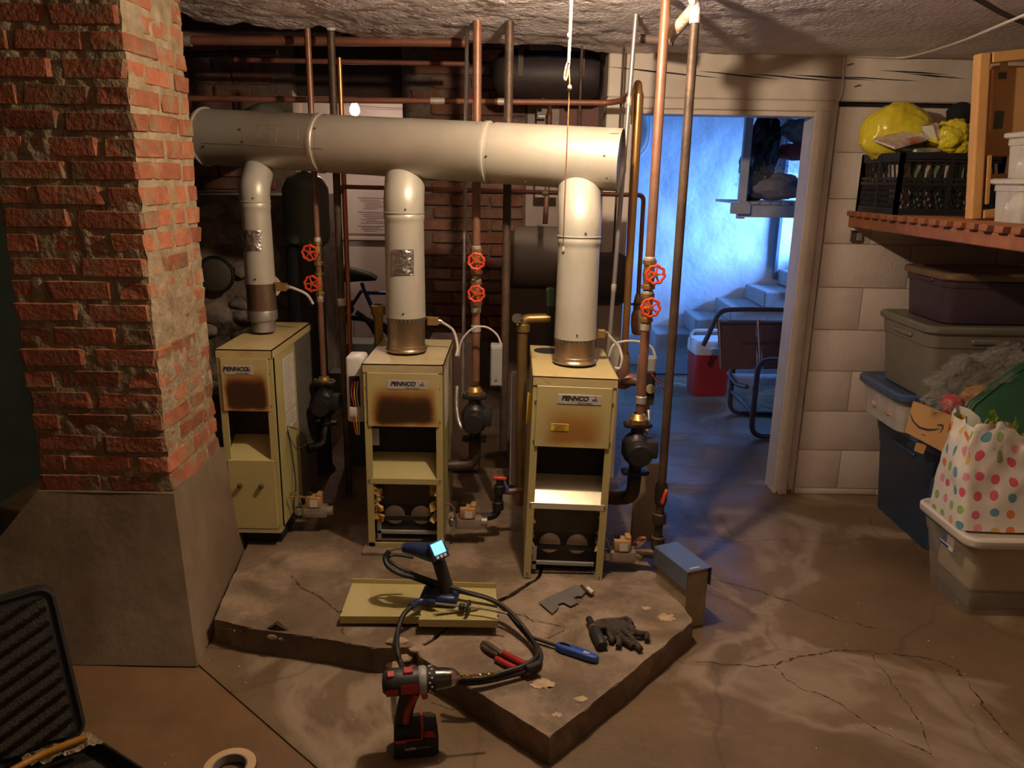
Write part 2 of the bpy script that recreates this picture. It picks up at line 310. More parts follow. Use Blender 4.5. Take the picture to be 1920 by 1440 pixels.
    def obj(s, name, m, parent=None, world=False, smooth=True, loc=None, ang=38):
        if parent is not None and world:
            s.bm.transform(MWORLD[parent.name].inverted())
        me = s.mesh(name, m, smooth, ang)
        o = bpy.data.objects.new(name, me); COL.objects.link(o)
        if parent is not None: o.parent = parent; MWORLD[o.name] = MWORLD[parent.name].copy()
        elif loc is not None:
            me.transform(Matrix.Translation(-Vector(loc))); o.location = loc; MWORLD[o.name] = Matrix.Translation(Vector(loc))
        else: MWORLD[o.name] = Matrix()
        return o
MWORLD = {}
def thing(name, label, cat, loc=(0, 0, 0), rz=0.0, group=None, rot=None, kind=None):
    o = bpy.data.objects.new(name, None); COL.objects.link(o); o.empty_display_size = 0.05
    e = rot or Euler((0, 0, rz)); o.location = loc; o.rotation_euler = e
    if label: o['label'] = label
    if cat: o['category'] = cat
    if group: o['group'] = group
    if kind: o['kind'] = kind
    MWORLD[o.name] = Matrix.LocRotScale(Vector(loc), e, None)
    return o
def tag(o, label=None, cat=None, group=None, kind=None):
    if label: o['label'] = label
    if cat: o['category'] = cat
    if group: o['group'] = group
    if kind: o['kind'] = kind
    return o
def child(src_mesh, name, parent, loc=(0, 0, 0), rot=(0, 0, 0), scale=(1, 1, 1)):
    o = bpy.data.objects.new(name, src_mesh); COL.objects.link(o); o.parent = parent; o.location = loc; o.rotation_euler = rot; o.scale = scale
    return o
def text(s, size, m, parent, M, name='lettering', shear=0.0, bold=0.0, ext=0.0004):
    c = bpy.data.curves.new('txt', 'FONT'); c.body = s; c.size = size; c.shear = shear; c.offset = bold; c.extrude = ext; c.align_x = 'CENTER'; c.align_y = 'CENTER'
    t = bpy.data.objects.new('txt', c); COL.objects.link(t); bpy.context.view_layer.update()
    me = bpy.data.meshes.new_from_object(t.evaluated_get(bpy.context.evaluated_depsgraph_get()))
    bpy.data.objects.remove(t); bpy.data.curves.remove(c)
    me.transform(M); me.materials.clear(); me.materials.append(m)
    o = bpy.data.objects.new(name, me); COL.objects.link(o); o.parent = parent; return o
FRONT = Matrix.Rotation(math.pi/2, 4, 'X')      # text facing -Y
def arc(c, r, a0, a1, n, ax=(1, 0, 0), ay=(0, 0, 1)):
    c, ax, ay = Vector(c), Vector(ax), Vector(ay)
    return [c + ax*(r*math.cos(a0+(a1-a0)*i/n)) + ay*(r*math.sin(a0+(a1-a0)*i/n)) for i in range(n+1)]
def smooth_path(pts, n=6):
    P = [Vector(p) for p in pts]; out = []
    for i in range(len(P)-1):
        p0, p1, p2, p3 = P[max(i-1, 0)], P[i], P[i+1], P[min(i+2, len(P)-1)]
        for k in range(n):
            t = k/n; out.append(0.5*((2*p1) + (p2-p0)*t + (2*p0-5*p1+4*p2-p3)*t*t + (3*p1-p0-3*p2+p3)*t**3))
    out.append(P[-1]); return out
def bent(pts, rad=0.03, n=5):
    """pipe path with rounded elbows"""
    P = [Vector(p) for p in pts]; out = [P[0]]
    for i in range(1, len(P)-1):
        a = (P[i-1]-P[i]); b = (P[i+1]-P[i]); d = min(rad, a.length*0.45, b.length*0.45); a.normalize(); b.normalize()
        s, e = P[i]+a*d, P[i]+b*d
        for k in range(n+1):
            t = k/n; out.append(s*(1-t)**2 + P[i]*(2*t*(1-t)) + e*t*t)
    out.append(P[-1]); return out
# ================================================================== STRUCTURE
# ---- floor
j0 = aZ(366, 1243, 0); j1 = aZ(592, 1440, 0); jd = (j1-j0); jend = j0 + jd*((2.4-j0.x)/jd.x)
G = 0.006
flo = B()
for q in ([(j0.x+G, j0.y), (2.4, jend.y+G), (2.4, j0.y)], [(j0.x+G, j0.y), (2.4, j0.y), (2.4, 2.3), (j0.x+G, 2.3)], [(-2.4, 2.3), (2.4, 2.3), (2.4, 3.7), (-2.4, 3.7)], [(-2.4, 3.7), (3.6, 3.7), (3.6, 6.6), (-2.4, 6.6)]):
    flo.prism(q, 0.06, Matrix.Translation((0, 0, -0.06)))
flo = flo.obj('floor', floor_m, smooth=False)
tag(flo, kind='structure')
B().prism([(j0.x-G, j0.y+0.02), (-2.4, j0.y+0.02), (-2.4, -1.6), (2.4, -1.6), (2.4, jend.y-G)], 0.055, Matrix.Translation((0, 0, -0.06))).obj('floor_slab', floor2_m, flo, smooth=False)
B().bx(-2.4, 3.6, -1.6, 6.6, -0.10, -0.055).obj('floor_subbase', black_m, flo)
crack_m = mat('crack_dirt', (0.060, 0.040, 0.024), 0.95, 0, 0.3, 20, 0.3, 60)
def crack(pts, wd, parent, z, name='crack'):
    P = smooth_path([aZ(x, y, z) for x, y in pts], 16); P = [p + Vector((noise.noise(p*26), noise.noise(p*26+Vector((9, 0, 0))), 0))*.012 + Vector((noise.noise(p*90), noise.noise(p*90+Vector((9, 0, 0))), 0))*.004 for p in P]; b = B(); L = []
    for i, p in enumerate(P):
        t = (P[min(i+1, len(P)-1)]-P[max(i-1, 0)]).normalized(); nrm = Vector((-t.y, t.x, 0)); k = wd*(0.15+1.5*random.random()**2)*(0.25 if i in (0, len(P)-1) else 1); off = nrm*random.uniform(-wd, wd)*0.8
        L.append((b.bm.verts.new(p+off+nrm*k+Vector((0, 0, 0.0008))), b.bm.verts.new(p+off-nrm*k+Vector((0, 0, 0.0008)))))
    for a, c in zip(L, L[1:]): b.bm.faces.new((a[0], a[1], c[1], c[0]))
    return b.obj(name, crack_m, parent, world=True, smooth=False)
for pts, wd in (([(1332, 1085), (1400, 1102), (1470, 1125), (1560, 1158), (1662, 1184)], .0028), ([(1290, 1240), (1440, 1248), (1500, 1232), (1580, 1220), (1640, 1225), (1740, 1235), (1800, 1260)], .0035),
                ([(1450, 1250), (1500, 1290), (1560, 1312), (1650, 1370), (1745, 1412)], .003), ([(1630, 1225), (1680, 1290), (1720, 1350), (1745, 1408)], .002), ([(1795, 1255), (1850, 1330), (1905, 1390)], .003), ([(800, 1318), (850, 1330), (900, 1338), (960, 1352)], .002)):
    crack(pts, wd, flo, 0.0)
# ---- ceiling plaster with its broken edge over the boilers
edge = [(-2.4, 2.9)] + [tuple(aZ(x, y, 2.09)[:2]) for x, y in ((335, 20), (380, 36), (425, 40), (465, 37), (520, 45), (555, 46), (600, 40), (665, 56), (745, 67), (840, 68), (925, 68), (1050, 72))] + [(0.36, 3.60), (0.42, 3.66), (2.4, 3.66)]
def edge_y(x):
    for (a, b), (c, d) in zip(edge, edge[1:]):
        if a <= x <= c: return b+(d-b)*(x-a)/max(c-a, 1e-6)
    return 3.66
def ceilP(u, v):
    x = -2.4 + 4.8*u; ye = edge_y(x) + (0.02*noise.noise(Vector((x*17, 3, 1))) if x < 0.4 else 0); vv = min(v, 0.97)/0.97
    y = -1.6 + (ye+1.6)*vv
    k = max(0.0, min(1.0, (y-2.9)/0.75)); z = 2.09 - 0.032*k*k*(3-2*k)
    rough = 1.0 if x < 0.8 else max(0.15, 1-(x-0.8)*1.6)
    z += rough*(0.008*noise.noise(Vector((x*5, y*9, 0))) + 0.0065*noise.noise(Vector((x*14+y*10, y*34-x*6, 2))) + 0.0045*noise.noise(Vector((x*50+y*30, y*60-x*12, 5))))
    if v > 0.97 and x < 0.41: z += 0.05
    return Vector((x, y, z))
cei = B().grid(ceilP, 240, 200).obj('ceiling', plaster_m); tag(cei, kind='structure')
B().bx(-2.4, 2.4, -1.6, 2.95, 2.16, 2.2).obj('ceiling_deck', wood_m, cei)
nc = B().bx(-2.4, 0.5, 2.7, 5.7, 2.36, 2.40).obj('ceiling_niche', wood_m); tag(nc, kind='structure')
jm = B().bx(-0.022, 0.022, 0, 2.8, 0, 0.17, 0.003).mesh('joist', wood_m)
for k in range(7): child(jm, 'joist', nc, (-2.2+0.41*k, 2.75, 2.19))
sc_ = B().bx(0.5, 2.45, 3.77, 6.5, 2.12, 2.16).obj('ceiling_stairwell', wood_m); tag(sc_, kind='structure')
# ---- outer walls
for nm, a in (('wall_right', (2.35, 2.45, -1.6, 3.65, 0, 2.2)), ('wall_front', (-2.4, 2.4, -1.7, -1.6, 0, 2.2))):
    tag(B().bx(*a).obj(nm, white_wall), kind='structure')
tag(B().bx(-2.5, -2.4, -1.6, 5.7, 0, 2.4).obj('wall_left', dark_green), kind='structure')
# ---- wall with the doorway: painted blocks, timber beam, door casing
WY = 3.65
dw = B().bx(1.436, 2.36, WY+0.006, WY+0.13, 0, 1.853).obj('wall_back', white_wall, smooth=False); tag(dw, kind='structure')
def blockmesh(wd, ht): return B().bx(-wd/2, wd/2, -0.004, 0.012, -ht/2, ht/2, 0.0028, 2).mesh('block', white_wall)
rows = [(0.0, 0.033)] + [(0.033+0.203*k, 0.033+0.203*(k+1)) for k in range(9)]
bm_cache = {}
for ri, (z0, z1) in enumerate(rows):
    z1 = min(z1, 1.853)
    if z1-z0 < 0.02: continue
    js = [1.436] + [x for x in ((1.65, 2.05) if ri % 2 else (1.85, 2.25)) if x < 2.34] + [2.35]
    for a, c in zip(js, js[1:]):
        key = (round(c-a, 3), round(z1-z0, 3))
        if key not in bm_cache: bm_cache[key] = blockmesh(c-a-0.003, z1-z0-0.003)
        child(bm_cache[key], 'block', dw, ((a+c)/2, WY+0.002, (z0+z1)/2))
beam = B().bx(0.40, 2.36, WY-0.012, WY+0.14, 1.874, 2.075, 0.006).obj('trim_1', white_wood, smooth=False); tag(beam, 'cream painted timber beam over the doorway', kind='structure')
for (x0, y0, x1, y1) in ((1140, 125, 1260, 138), (1180, 130, 1350, 146), (1310, 133, 1460, 149), (1400, 138, 1560, 152), (1480, 140, 1640, 151), (1560, 143, 1720, 152), (1650, 132, 1780, 140), (1700, 138, 1812, 148)):
    a, c = aY(x0, y0, WY-0.0125), aY(x1, y1, WY-0.0125); P = [a.lerp(c, t/8) for t in range(9)]; b = B()
    up = [b.bm.verts.new(p+Vector((0, -0.0006, 0.0035*math.sin(math.pi*i/8)*random.uniform(.5, 1.2)+0.0003))) for i, p in enumerate(P)]; dn = [b.bm.verts.new(p-Vector((0, 0.0006, 0.003*math.sin(math.pi*i/8)*random.uniform(.5, 1.2)+0.0003))) for i, p in enumerate(P)]
    for i in range(8): b.bm.faces.new((up[i], up[i+1], dn[i+1], dn[i]))
    b.obj('split', black_m, beam)
tag(B().bx(1.436, 2.36, WY+0.03, WY+0.12, 1.853, 1.874).obj('trim_4', black_m, smooth=False), kind='structure')
# casing: jambs, head
t2 = B().bx(1.33, 1.43, WY-0.006, WY+0.13, 0.0, 1.874, 0.004).bx(1.352, 1.395, WY-0.016, WY-0.004, 0.0, 1.83, 0.003).obj('trim_2', white_wood, smooth=False); tag(t2, 'cream painted right door jamb with rusted foot', kind='structure')
rustfoot = mat('rust_stain', (0.28, 0.10, 0.03), 0.8, 0, 0.3, 30, 0.2, 60)
B().prism([(0, 0), (.085, 0), (.08, .03), (.066, .022), (.06, .08), (.052, .03), (.03, .016), (.02, .05), (.012, .02)], 0.0012, Matrix.Translation((1.338, WY-0.0065, 0)) @ FRONT).obj('rust_patch', rustfoot, t2, smooth=False)
tag(B().bx(0.41, 1.43, WY-0.008, WY+0.13, 1.83, 1.874, 0.004).bx(0.41, 1.34, WY+0.004, WY+0.12, 1.808, 1.832, 0.003).obj('trim_3', white_wood, smooth=False), kind='structure')
tag(B().bx(0.40, 0.52, WY-0.006, WY+0.13, 0.0, 1.874, 0.004).obj('trim_5', white_wood, smooth=False), kind='structure')
# ---- niche behind the boilers
def brickvar(n, m):
    out = []
    for k in range(n):
        b = B(); b.box((0, 0, 0), (1, 1, 1), None, 0.06, 1)
        for v in b.bm.verts: v.co += noise.noise_vector(v.co*2.3+Vector((k*7.1, 0, 0)))*0.075
        out.append(b.mesh('brick', m, smooth=False))
    return out
bv2 = brickvar(4, brick2_m)
NY = 4.5
ox0, ox1, oz0 = -1.235, -0.63, 1.795
nw = B().bx(-2.4, ox0, NY+.01, NY+.2, 0, 2.4).bx(ox1, 0.06, NY+.01, NY+.2, 0, 2.4).obj('wall_niche', mortar2_m, smooth=False); tag(nw, kind='structure')
zc = 0.60; r = 0
while zc < 2.34:
    x = -2.2 + (0.11 if r % 2 else 0.0)
    while x < -0.02:
        x1 = min(x+0.205, 0.05)
        if not (x1 > ox0-0.01 and x < ox1+0.01 and zc > -1):
            child(random.choice(bv2), 'brick', nw, ((x+x1)/2, NY+0.03+random.uniform(-.003, .003), zc+0.03), (0, 0, random.uniform(-.012, .012)), (x1-x, 0.09, 0.057))
        x += 0.217
    zc += 0.0695; r += 1
tag(B().bx(0.06, 0.47, NY, NY+.15, 0, 2.4).obj('wall_niche_side', block_grey, smooth=False), kind='structure')
tag(B().bx(0.43, 0.53, 3.78, 6.6, 0, 2.4).obj('wall_partition', white_wall, smooth=False), kind='structure')
tag(B().bx(-2.4, 0.5, 5.6, 5.7, 0, 2.4).obj('wall_far_room', appl, smooth=False), kind='structure')
hb = B().bx(ox0-.1, ox1+.1, NY+.10, NY+.19, 1.945, 2.36, 0.004).obj('trim_6', wood_m, smooth=False); tag(hb, 'dark header over the wall opening', kind='structure')
# ---- stairwell behind the doorway
tag(B().grid(lambda u, v: Vector((0.45+3.2*u, 6.45+0.012*noise.noise(Vector((u*20, v*15, 0))), 3.0*v)), 60, 50).bx(0.45, 3.65, 6.47, 6.6, 0, 3.0).obj('wall_stairwell', stair_wall), kind='structure')
tag(B().bx(3.5, 3.6, 3.7, 6.6, 0, 3.0).obj('wall_stairwell_end', stair_wall, smooth=False), kind='structure')
tag(B().bx(2.36, 3.6, 3.66, 3.77, 0, 3.0).obj('wall_stairwell_near', block_grey, smooth=False), kind='structure')
tag(B().bx(2.14, 2.17, 6.40, 6.45, 0.75, 2.12, 0.004).obj('trim_7', mat('blue_grey_trim', (0.10, 0.13, 0.2), 0.5), smooth=False), kind='structure')
st = thing('concrete_staircase', 'worn concrete steps rising along the bluish white wall beyond the doorway', 'stairs', (1.2, 6.1, 0))
def step(x0, y0, z0, z1):
    b = B().bx(x0, 3.48, y0, 6.43, z0, z1, 0.012, 2).jit(0.008, 9); return b.obj('step', stone, st, world=True, smooth=False)
step(1.14, 6.08, 0.0, 0.34); step(1.43, 6.0, 0.34, 0.475); step(1.68, 5.95, 0.475, 0.59); step(1.92, 5.9, 0.59, 0.71); step(2.18, 5.85, 0.71, 0.83); step(2.45, 5.8, 0.83, 0.98)
# ================================================================== BRICK COLUMN
cx0, cx1, cy0, cy1, cz0 = -1.53, -1.108, 2.35, 2.77, 0.50
co = thing('brick_column', 'square red brick column standing on a flared concrete foot', 'column', ((cx0+cx1)/2, (cy0+cy1)/2, 0))
def crumpled_box(x0, x1, y0, y1, z0, z1, n, amp, fr):
    b = B(); b.bx(x0, x1, y0, y1, z0, z1); bmesh.ops.subdivide_edges(b.bm, edges=b.bm.edges[:], cuts=n, use_grid_fill=True); b.jit(amp, fr); return b
crumpled_box(cx0+.0045, cx1-.0045, cy0+.0045, cy1-.0045, cz0-.02, 2.12, 70, 0.0075, 24).obj('mortar', mortar_m, co, world=True)
bv = brickvar(7, brick_m)
zz = cz0+0.006; r = 0; CP = 0.0705; BH = 0.054
while zz < 2.10:
    j = lambda a=.004: random.uniform(-a, a)
    sh = 0.006*math.sin(zz*5.1); W = cx1-cx0; D = cy1-cy0; g = 0.013
    segs = []
    if r % 2 == 0:
        segs += [(cx1-.205, cx1, cy0, cy0+.098), (cx0+.002, cx1-.205-g, cy0, cy0+.098)]
        segs += [(cx1-.098, cx1, cy0+.098+g, cy0+.098+g+.2), (cx1-.098, cx1, cy0+.098+2*g+.2, cy1)]
        segs += [(cx0, cx0+.098, cy0+.098+g, cy0+.31), (cx0, cx0+.098, cy0+.31+g, cy1)]
    else:
        segs += [(cx1-.100, cx1, cy0, cy0+.2), (cx1-.100-g-.205, cx1-.1-g, cy0, cy0+.098), (cx0, cx1-.1-2*g-.205, cy0, cy0+.098)]
        segs += [(cx1-.098, cx1, cy0+.2+g, cy1-.085), (cx1-.098, cx1, cy1-.085+g, cy1)]
        segs += [(cx0, cx0+.098, cy0+.098+g, cy0+.31), (cx0, cx0+.098, cy0+.31+g, cy1)]
    zt = min(BH, 2.11-zz)
    for (a, b_, c, d) in segs:
        child(random.choice(bv), 'brick', co, Vector(((a+b_)/2+j(.003)+sh*.6, (c+d)/2+j(.003), zz+zt/2+j(.003)))-Vector(co.location), (j(.02), j(.012), j(.014)), (b_-a+j(.005), d-c+j(.004), zt+j(.003)))
    zz += CP; r += 1
top = [(cx0-.012, cy0-.012), (cx1+.012, cy0-.012), (cx1+.012, cy1+.02), (cx0-.012, cy1+.02)]
pb = aZ(437, 1026, 0.1)
bot = [(-1.98, 2.145), (-0.986, 2.145), (-1.058, 2.85), (-1.98, 2.85)]
def flareP(k):
    A, Bt = (top[k], top[(k+1) % 4]), (bot[k], bot[(k+1) % 4])
    def P(u, v):
        t = Vector(A[0]).lerp(Vector(A[1]), u); q = Vector(Bt[0]).lerp(Vector(Bt[1]), u); vv = v**0.9
        p = q.lerp(t, vv); z = (cz0+0.008)*v; return Vector((p.x, p.y, z)) + noise.noise_vector(Vector((p.x*4, p.y*4, z*4)))*0.006*math.sin(math.pi*u)
    return P
b = B()
for k in range(4): b.grid(flareP(k), 12, 14)
b.poly([(x, y, cz0+0.008) for x, y in top]); bmesh.ops.remove_doubles(b.bm, verts=b.bm.verts[:], dist=0.0005)
b.obj('concrete_foot', mat('smooth_grey_render', (0.175, 0.125, 0.075), 0.7, 0, 0.3, 3.5, 0.35, 25, (0.27, 0.205, 0.14), 0.4), co, world=True)
# ================================================================== CONCRETE PAD
PZ_ = 0.09
pad = thing('concrete_pad', 'low cracked concrete pad under the boilers with a broken front step', 'pad', (-0.3, 2.5, 0))
def slab(pts, name, m, z0=0.0, z1=PZ_, amp=0.007, seed=0):
    P = []
    n = len(pts)
    for i in range(n):
        a, c = Vector(pts[i]), Vector(pts[(i+1) % n]); k = max(1, int((c-a).length/0.018))
        for q in range(k):
            p = a.lerp(c, q/k); 
            if q: p += Vector((noise.noise(Vector((p.x*25, p.y*25, seed))), noise.noise(Vector((p.x*25, p.y*25, seed+5)))))*amp
            P.append((p.x, p.y))
    bb = B().prism(P, z1-z0, Matrix.Translation((0, 0, z0)), 0.004, 1)
    return bb.obj(name, m, pad, world=True, smooth=False)
pl = lambda x, y: tuple(aZ(x, y, PZ_)[:2])
pad_m = mat('pad_concrete', (0.165, 0.115, 0.072), 0.72, 0, 0.4, 7.0, 0.6, 34, (0.29, 0.215, 0.15), 0.5, lo=0.5, hi=0.62)
crk = [pl(1010, 1083), pl(955, 1118), pl(900, 1143), pl(850, 1165), pl(812, 1200), pl(778, 1216)]
rear = [(-.975, pl(362, 1160)[1]), pl(480, 1180), pl(600, 1196), pl(700, 1215)] + [(x-.006, y+.008) for x, y in crk[::-1]] + [(0.16, 2.9), (0.16, 3.7), (-1.15, 3.7), (-1.15, 2.95), (-1.05, 2.86)]
slab(rear, 'slab', pad_m, seed=1)
front = [pl(787, 1230), pl(900, 1300), pl(1030, 1382), pl(1170, 1272), pl(1300, 1163), pl(1240, 1088), (0.52, 2.8), (0.52, 3.6), (0.175, 3.6), (0.175, 2.9)] + [(x+.006, y-.008) for x, y in crk]
slab(front, 'slab', pad_m, amp=0.006, seed=3)
b = B(); cl_ = [(400, 1174), (430, 1180), (470, 1186), (500, 1181), (520, 1170), (540, 1184), (560, 1194), (610, 1202), (660, 1212), (700, 1224)]
b.tube([aY(x, y, 2.262-.077*(x-362)/338-.004) for x, y in cl_], [.0015, .002, .003, .005, .009, .006, .004, .004, .005, .006], 6); b.obj('edge_crack', crack_m, pad, world=True)
for pts, wd in (([(548, 1080), (575, 1106), (592, 1114), (622, 1138), (636, 1152)], .0028), ([(642, 1172), (646, 1195)], .003), ([(900, 1215), (930, 1222), (960, 1240)], .0015), ([(940, 1140), (985, 1158), (1060, 1178), (1025, 1196)], .0015)):
    crack(pts, wd, pad, PZ_+0.001)
# broken plaster crumbs in the step
rub = mat('broken_concrete', (0.40, 0.29, 0.19), 0.9, 0, 0.3, 20, 0.6, 60)
for (x, y, s, zz) in ((748, 1205, .055, .085), (725, 1225, .04, .05), (762, 1232, .045, .055), (745, 1245, .05, .03), (783, 1215, .035, .08), (712, 1212, .035, .075), (770, 1250, .04, .02), (730, 1250, .03, .015), (512, 1192, .032, .07), (528, 1196, .022, .066)):
    b = B(); bmesh.ops.create_icosphere(b.bm, subdivisions=2, radius=s*0.55); b.jit(s*0.35, 18/ (s*20), x); b.bm.transform(Matrix.Translation(aZ(x, y, zz)) @ Matrix.Diagonal((1.2, .9, .6, 1)))
    b.obj('rubble', rub, pad, world=True, smooth=False)
pm = mat('pale_spall', (0.50, 0.36, 0.22), 0.9, 0, 0.2, 30, 0.5, 80)
for (x, y, s) in ((1018, 1283, .034), (1090, 1310, .018), (1045, 1340, .014), (1250, 1158, .03), (1212, 1140, .016)):
    b = B(); n = 40; c = aZ(x, y, PZ_+.0016); vs = [b.bm.verts.new(c+Vector((math.cos(a)*s*(1+.8*noise.noise(Vector((math.cos(a)*2.2, math.sin(a)*2.2, x)))), math.sin(a)*s*.7*(1+.8*noise.noise(Vector((math.cos(a)*2.4, math.sin(a)*2.4, y+3)))), 0))) for a in [2*math.pi*i/n for i in range(n)]]
    b.bm.faces.new(vs); b.obj('spall_patch', pm, pad, world=True, smooth=False)
# scattered plaster chips
b = B(); 
for k in range(90):
    x, y = random.uniform(300, 1880), random.uniform(1090, 1436); p = aZ(x, y, 0.0)
    onpad = (p.x+p.y*0 > -1.0) and (aZ(x, y, PZ_).y > 2.2 - 0.0 and aZ(x, y, PZ_).x < 0.55)
    if onpad: p = aZ(x, y, PZ_+.002)
    elif 690 < x < 1300 and y < 1420: continue
    s = random.uniform(.0012, .0042)
    b.box(p+Vector((0, 0, s*.4)), (s*1.6, s*1.1, s*.7), Euler((random.random(), random.random(), random.random()*3)))
tag(b.obj('plaster_chips', mat('chip_white', (0.62, 0.52, 0.42), 0.8), smooth=False, loc=(0.3, 2.0, 0)), 'tiny pale plaster chips scattered over the concrete floor', 'debris', kind='stuff')
# ================================================================== BOILERS
def boiler(loc, wd, dp, z0, zt, pbz, shz, is_open, rot, sc_m, label, group, kind):
    t = thing('gas_boiler', label, 'boiler', loc, 0, group, rot)
    h = wd/2; P = 0.026; HD = 0.032
    # side panels
    for s in (-1, 1):
        B().bx(s*(h-.006), s*h, 0.012, dp, z0+.012 if not is_open else z0+.03, zt-HD).obj('side_panel', boiler_m, t, smooth=False)
        pb_ = B().bx(s*h, s*(h-P), -0.003, 0.003, z0, zt-HD, .0008).bx(s*h, s*(h-.003), 0.0, .03, z0, zt-HD)
        po = pb_.obj('corner_post', boiler_m, t, smooth=False)
        for zz in (z0+.02, shz-.005, pbz+.02, zt-.09):
            B().cyl((s*(h-.012), -.003, zz), (s*(h-.012), -.007, zz), .0045, .0035, 8).obj('screw', steel_m, po)
    B().bx(-h, h, dp-.006, dp, z0+.03, zt-HD).obj('back_panel', boiler_m, t, smooth=False)
    # hood with front lip
    hd = B().bx(-h-.004, h+.004, -.006, dp, zt-.004, zt).bx(-h-.004, h+.004, -.006, -.003, zt-HD, zt).bx(-h-.004, -h-.001, -.006, dp, zt-HD, zt).bx(h+.001, h+.004, -.006, dp, zt-HD, zt)
    hd.obj('hood', rusttop if kind != 1 else dirtyhood, t, smooth=False)
    # upper panel with scorch
    up = B().bx(-h+P*.55, h-P*.55 if kind != 0 else h-P*.55, -.009, -.003, pbz, zt-HD-.001, .0015).bx(-h+P*.55, h-P*.55, -.006, .03, pbz, pbz+.004).obj('upper_panel', sc_m, t, smooth=False)
    lx = (-.10*wd if kind == 0 else .06*wd); lz = zt-HD-.045; lw = wd*.52; lh = .034
    npl = B().box((lx, -.0098, lz), (lw, .0016, lh), None, .0004).obj('nameplate', label_m, t, smooth=False)
    text('PENNCO', lh*.66, ink_m, npl, Matrix.Translation((lx-lw*.11, -.0109, lz+.003)) @ FRONT, 'lettering', .25, .0010)
    text('INC.', lh*.30, ink_m, npl, Matrix.Translation((lx+lw*.35, -.0109, lz-.0005)) @ FRONT, 'lettering', .1, .0003)
    text('Cast Iron Boilers', lh*.22, ink_m, npl, Matrix.Translation((lx+lw*.12, -.0109, lz-lh*.36)) @ FRONT, 'lettering', .15)
    B().prism([(0, 0), (.003, .002), (.001, .012), (-.002, .004)], .0004, Matrix.Translation((lx+lw*.36, -.0107, lz+.004)) @ FRONT).obj('flame_mark', redink_m, npl, smooth=False)
    # dark draft opening and sloped baffle
    B().bx(-h+.008, h-.008, .10, .104, shz+.01, pbz+.03).bx(-h+.008, h-.008, 0.0, .104, pbz+.03, pbz+.034).obj('opening_back', black_m, t, smooth=False)
    for s in (-1, 1): B().bx(s*(h-.008), s*(h-.010), .003, .104, shz, pbz+.03).obj('opening_cheek', boiler_in, t, smooth=False)
    B().prism([(-.004, shz-.022), (-.004, shz), (.095, shz+.075), (.099, shz+.072), (.002, shz-.003), (.002, shz-.022)], wd-.022, Matrix(((0, 0, 1, -h+.011), (1, 0, 0, 0), (0, 1, 0, 0), (0, 0, 0, 1)))).obj('baffle', boiler_m if kind != 2 else mat('bare_bright_baffle', (.62, .56, .40), .3, .35, .1, 8, .05, 30), t, smooth=False)
    if not is_open:
        lp = B().bx(-h+P*.45, h-P*.55, -.010, -.003, z0+.014, shz+.004, .0018).obj('lower_panel', boiler_m, t, smooth=False)
        for kx in (-.23, .17):
            B().cyl((kx*wd, -.010, shz-.10), (kx*wd, -.022, shz-.10), .0085, .0095, 12).cyl((kx*wd, -.022, shz-.10), (kx*wd, -.026, shz-.10), .0095, .006, 12).obj('knob', iron, lp)
        B().bx(-h+.01, h-.004, -.008, -.003, z0-.004, z0+.012).obj('bottom_rail', dirtyhood, t, smooth=False)
        B().bx(-h+.02, h-.02, .04, dp-.03, 0, z0+.02).obj('base_frame', black_m, t, smooth=False)
    else:
        bt = B().bx(-h+.012, h-.012, .07, .075, z0+.02, shz-.03).obj('burner_tray', boiler_in, t, smooth=False)
        cz = z0+ (shz-z0)*.37
        for s in (-.27, .27):
            x = s*wd*.66
            B().lathe([(0, .004), (.034, .004), (.040, 0), (.043, -.02), (.037, -.02), (.035, 0)], 24, Matrix.Translation((x, .066, cz)) @ Matrix.Rotation(math.pi/2, 4, 'X')).obj('burner', mat('burner_steel', (0.66, 0.60, 0.48), .5, .5, .2, 12, .1, 40), bt)
        B().bx(-h+.015, h-.015, .036, .042, cz-.012, cz+.008, .001).obj('burner_bar', black_m, bt, smooth=False)
        B().bx(-h+.03, h-.03, .030, .040, z0+.040, z0+.054, .001).bx(-h+.03, -h+.045, .03, .04, z0+.02, cz+.0).obj('burner_rail', grey_m, bt, smooth=False)
        B().bx(-h+.012, h-.012, .068, .0715, cz+.045, shz-.03).obj('flame_shield', mat('sooty_shield', (0.085, 0.075, 0.06), .6, .3, .3, 8, .1, 30), bt, smooth=False)
        if kind == 1:
            B().bx(-h, h, -.003, .004, z0, z0+.016).obj('bottom_rail', boiler_m, t, smooth=False)
            B().bx(-h-.02, h+.02, -.05, dp, -.0, z0, .003).jit(.002, 12).obj('hearth_slab', concrete, t, smooth=False)
        for s in (-1, 1):
            b = B(); n = 26 if (s < 0) else 13
            for k in range(n):
                z = random.uniform(z0+.11 if s > 0 else z0+.09, shz-.03); sz = random.uniform(.012, .03)*(1.0 if kind == 1 else .6)
                b.box((s*(h-.018-random.random()*.022*(1.3 if kind == 1 else .4)), .022+random.uniform(-.012, .02), z), (sz*.8, sz*.5, sz*1.2), Euler((random.uniform(-.6, .6), random.uniform(-.8, .8), random.uniform(-.6, .6))))
            bmesh.ops.subdivide_edges(b.bm, edges=b.bm.edges[:], cuts=1, use_grid_fill=True); b.jit(.006, 60)
            o = b.obj('insulation', fiber_m, t, smooth=False); o['label'] = 'torn yellow fibreglass insulation'
    return t
A1, A2 = Vector((-1.105, 2.8, 0)), Vector((-.895, 2.8, 0))
b1 = boiler((-0.998, 2.8, PZ_), .205, .56, .066, .800, .563, .362, False, Euler((0, 0, 0)), scorch[0], 'olive cream boiler beside the brick column with its lower cover still on', 'cast iron boilers in a row', 0)
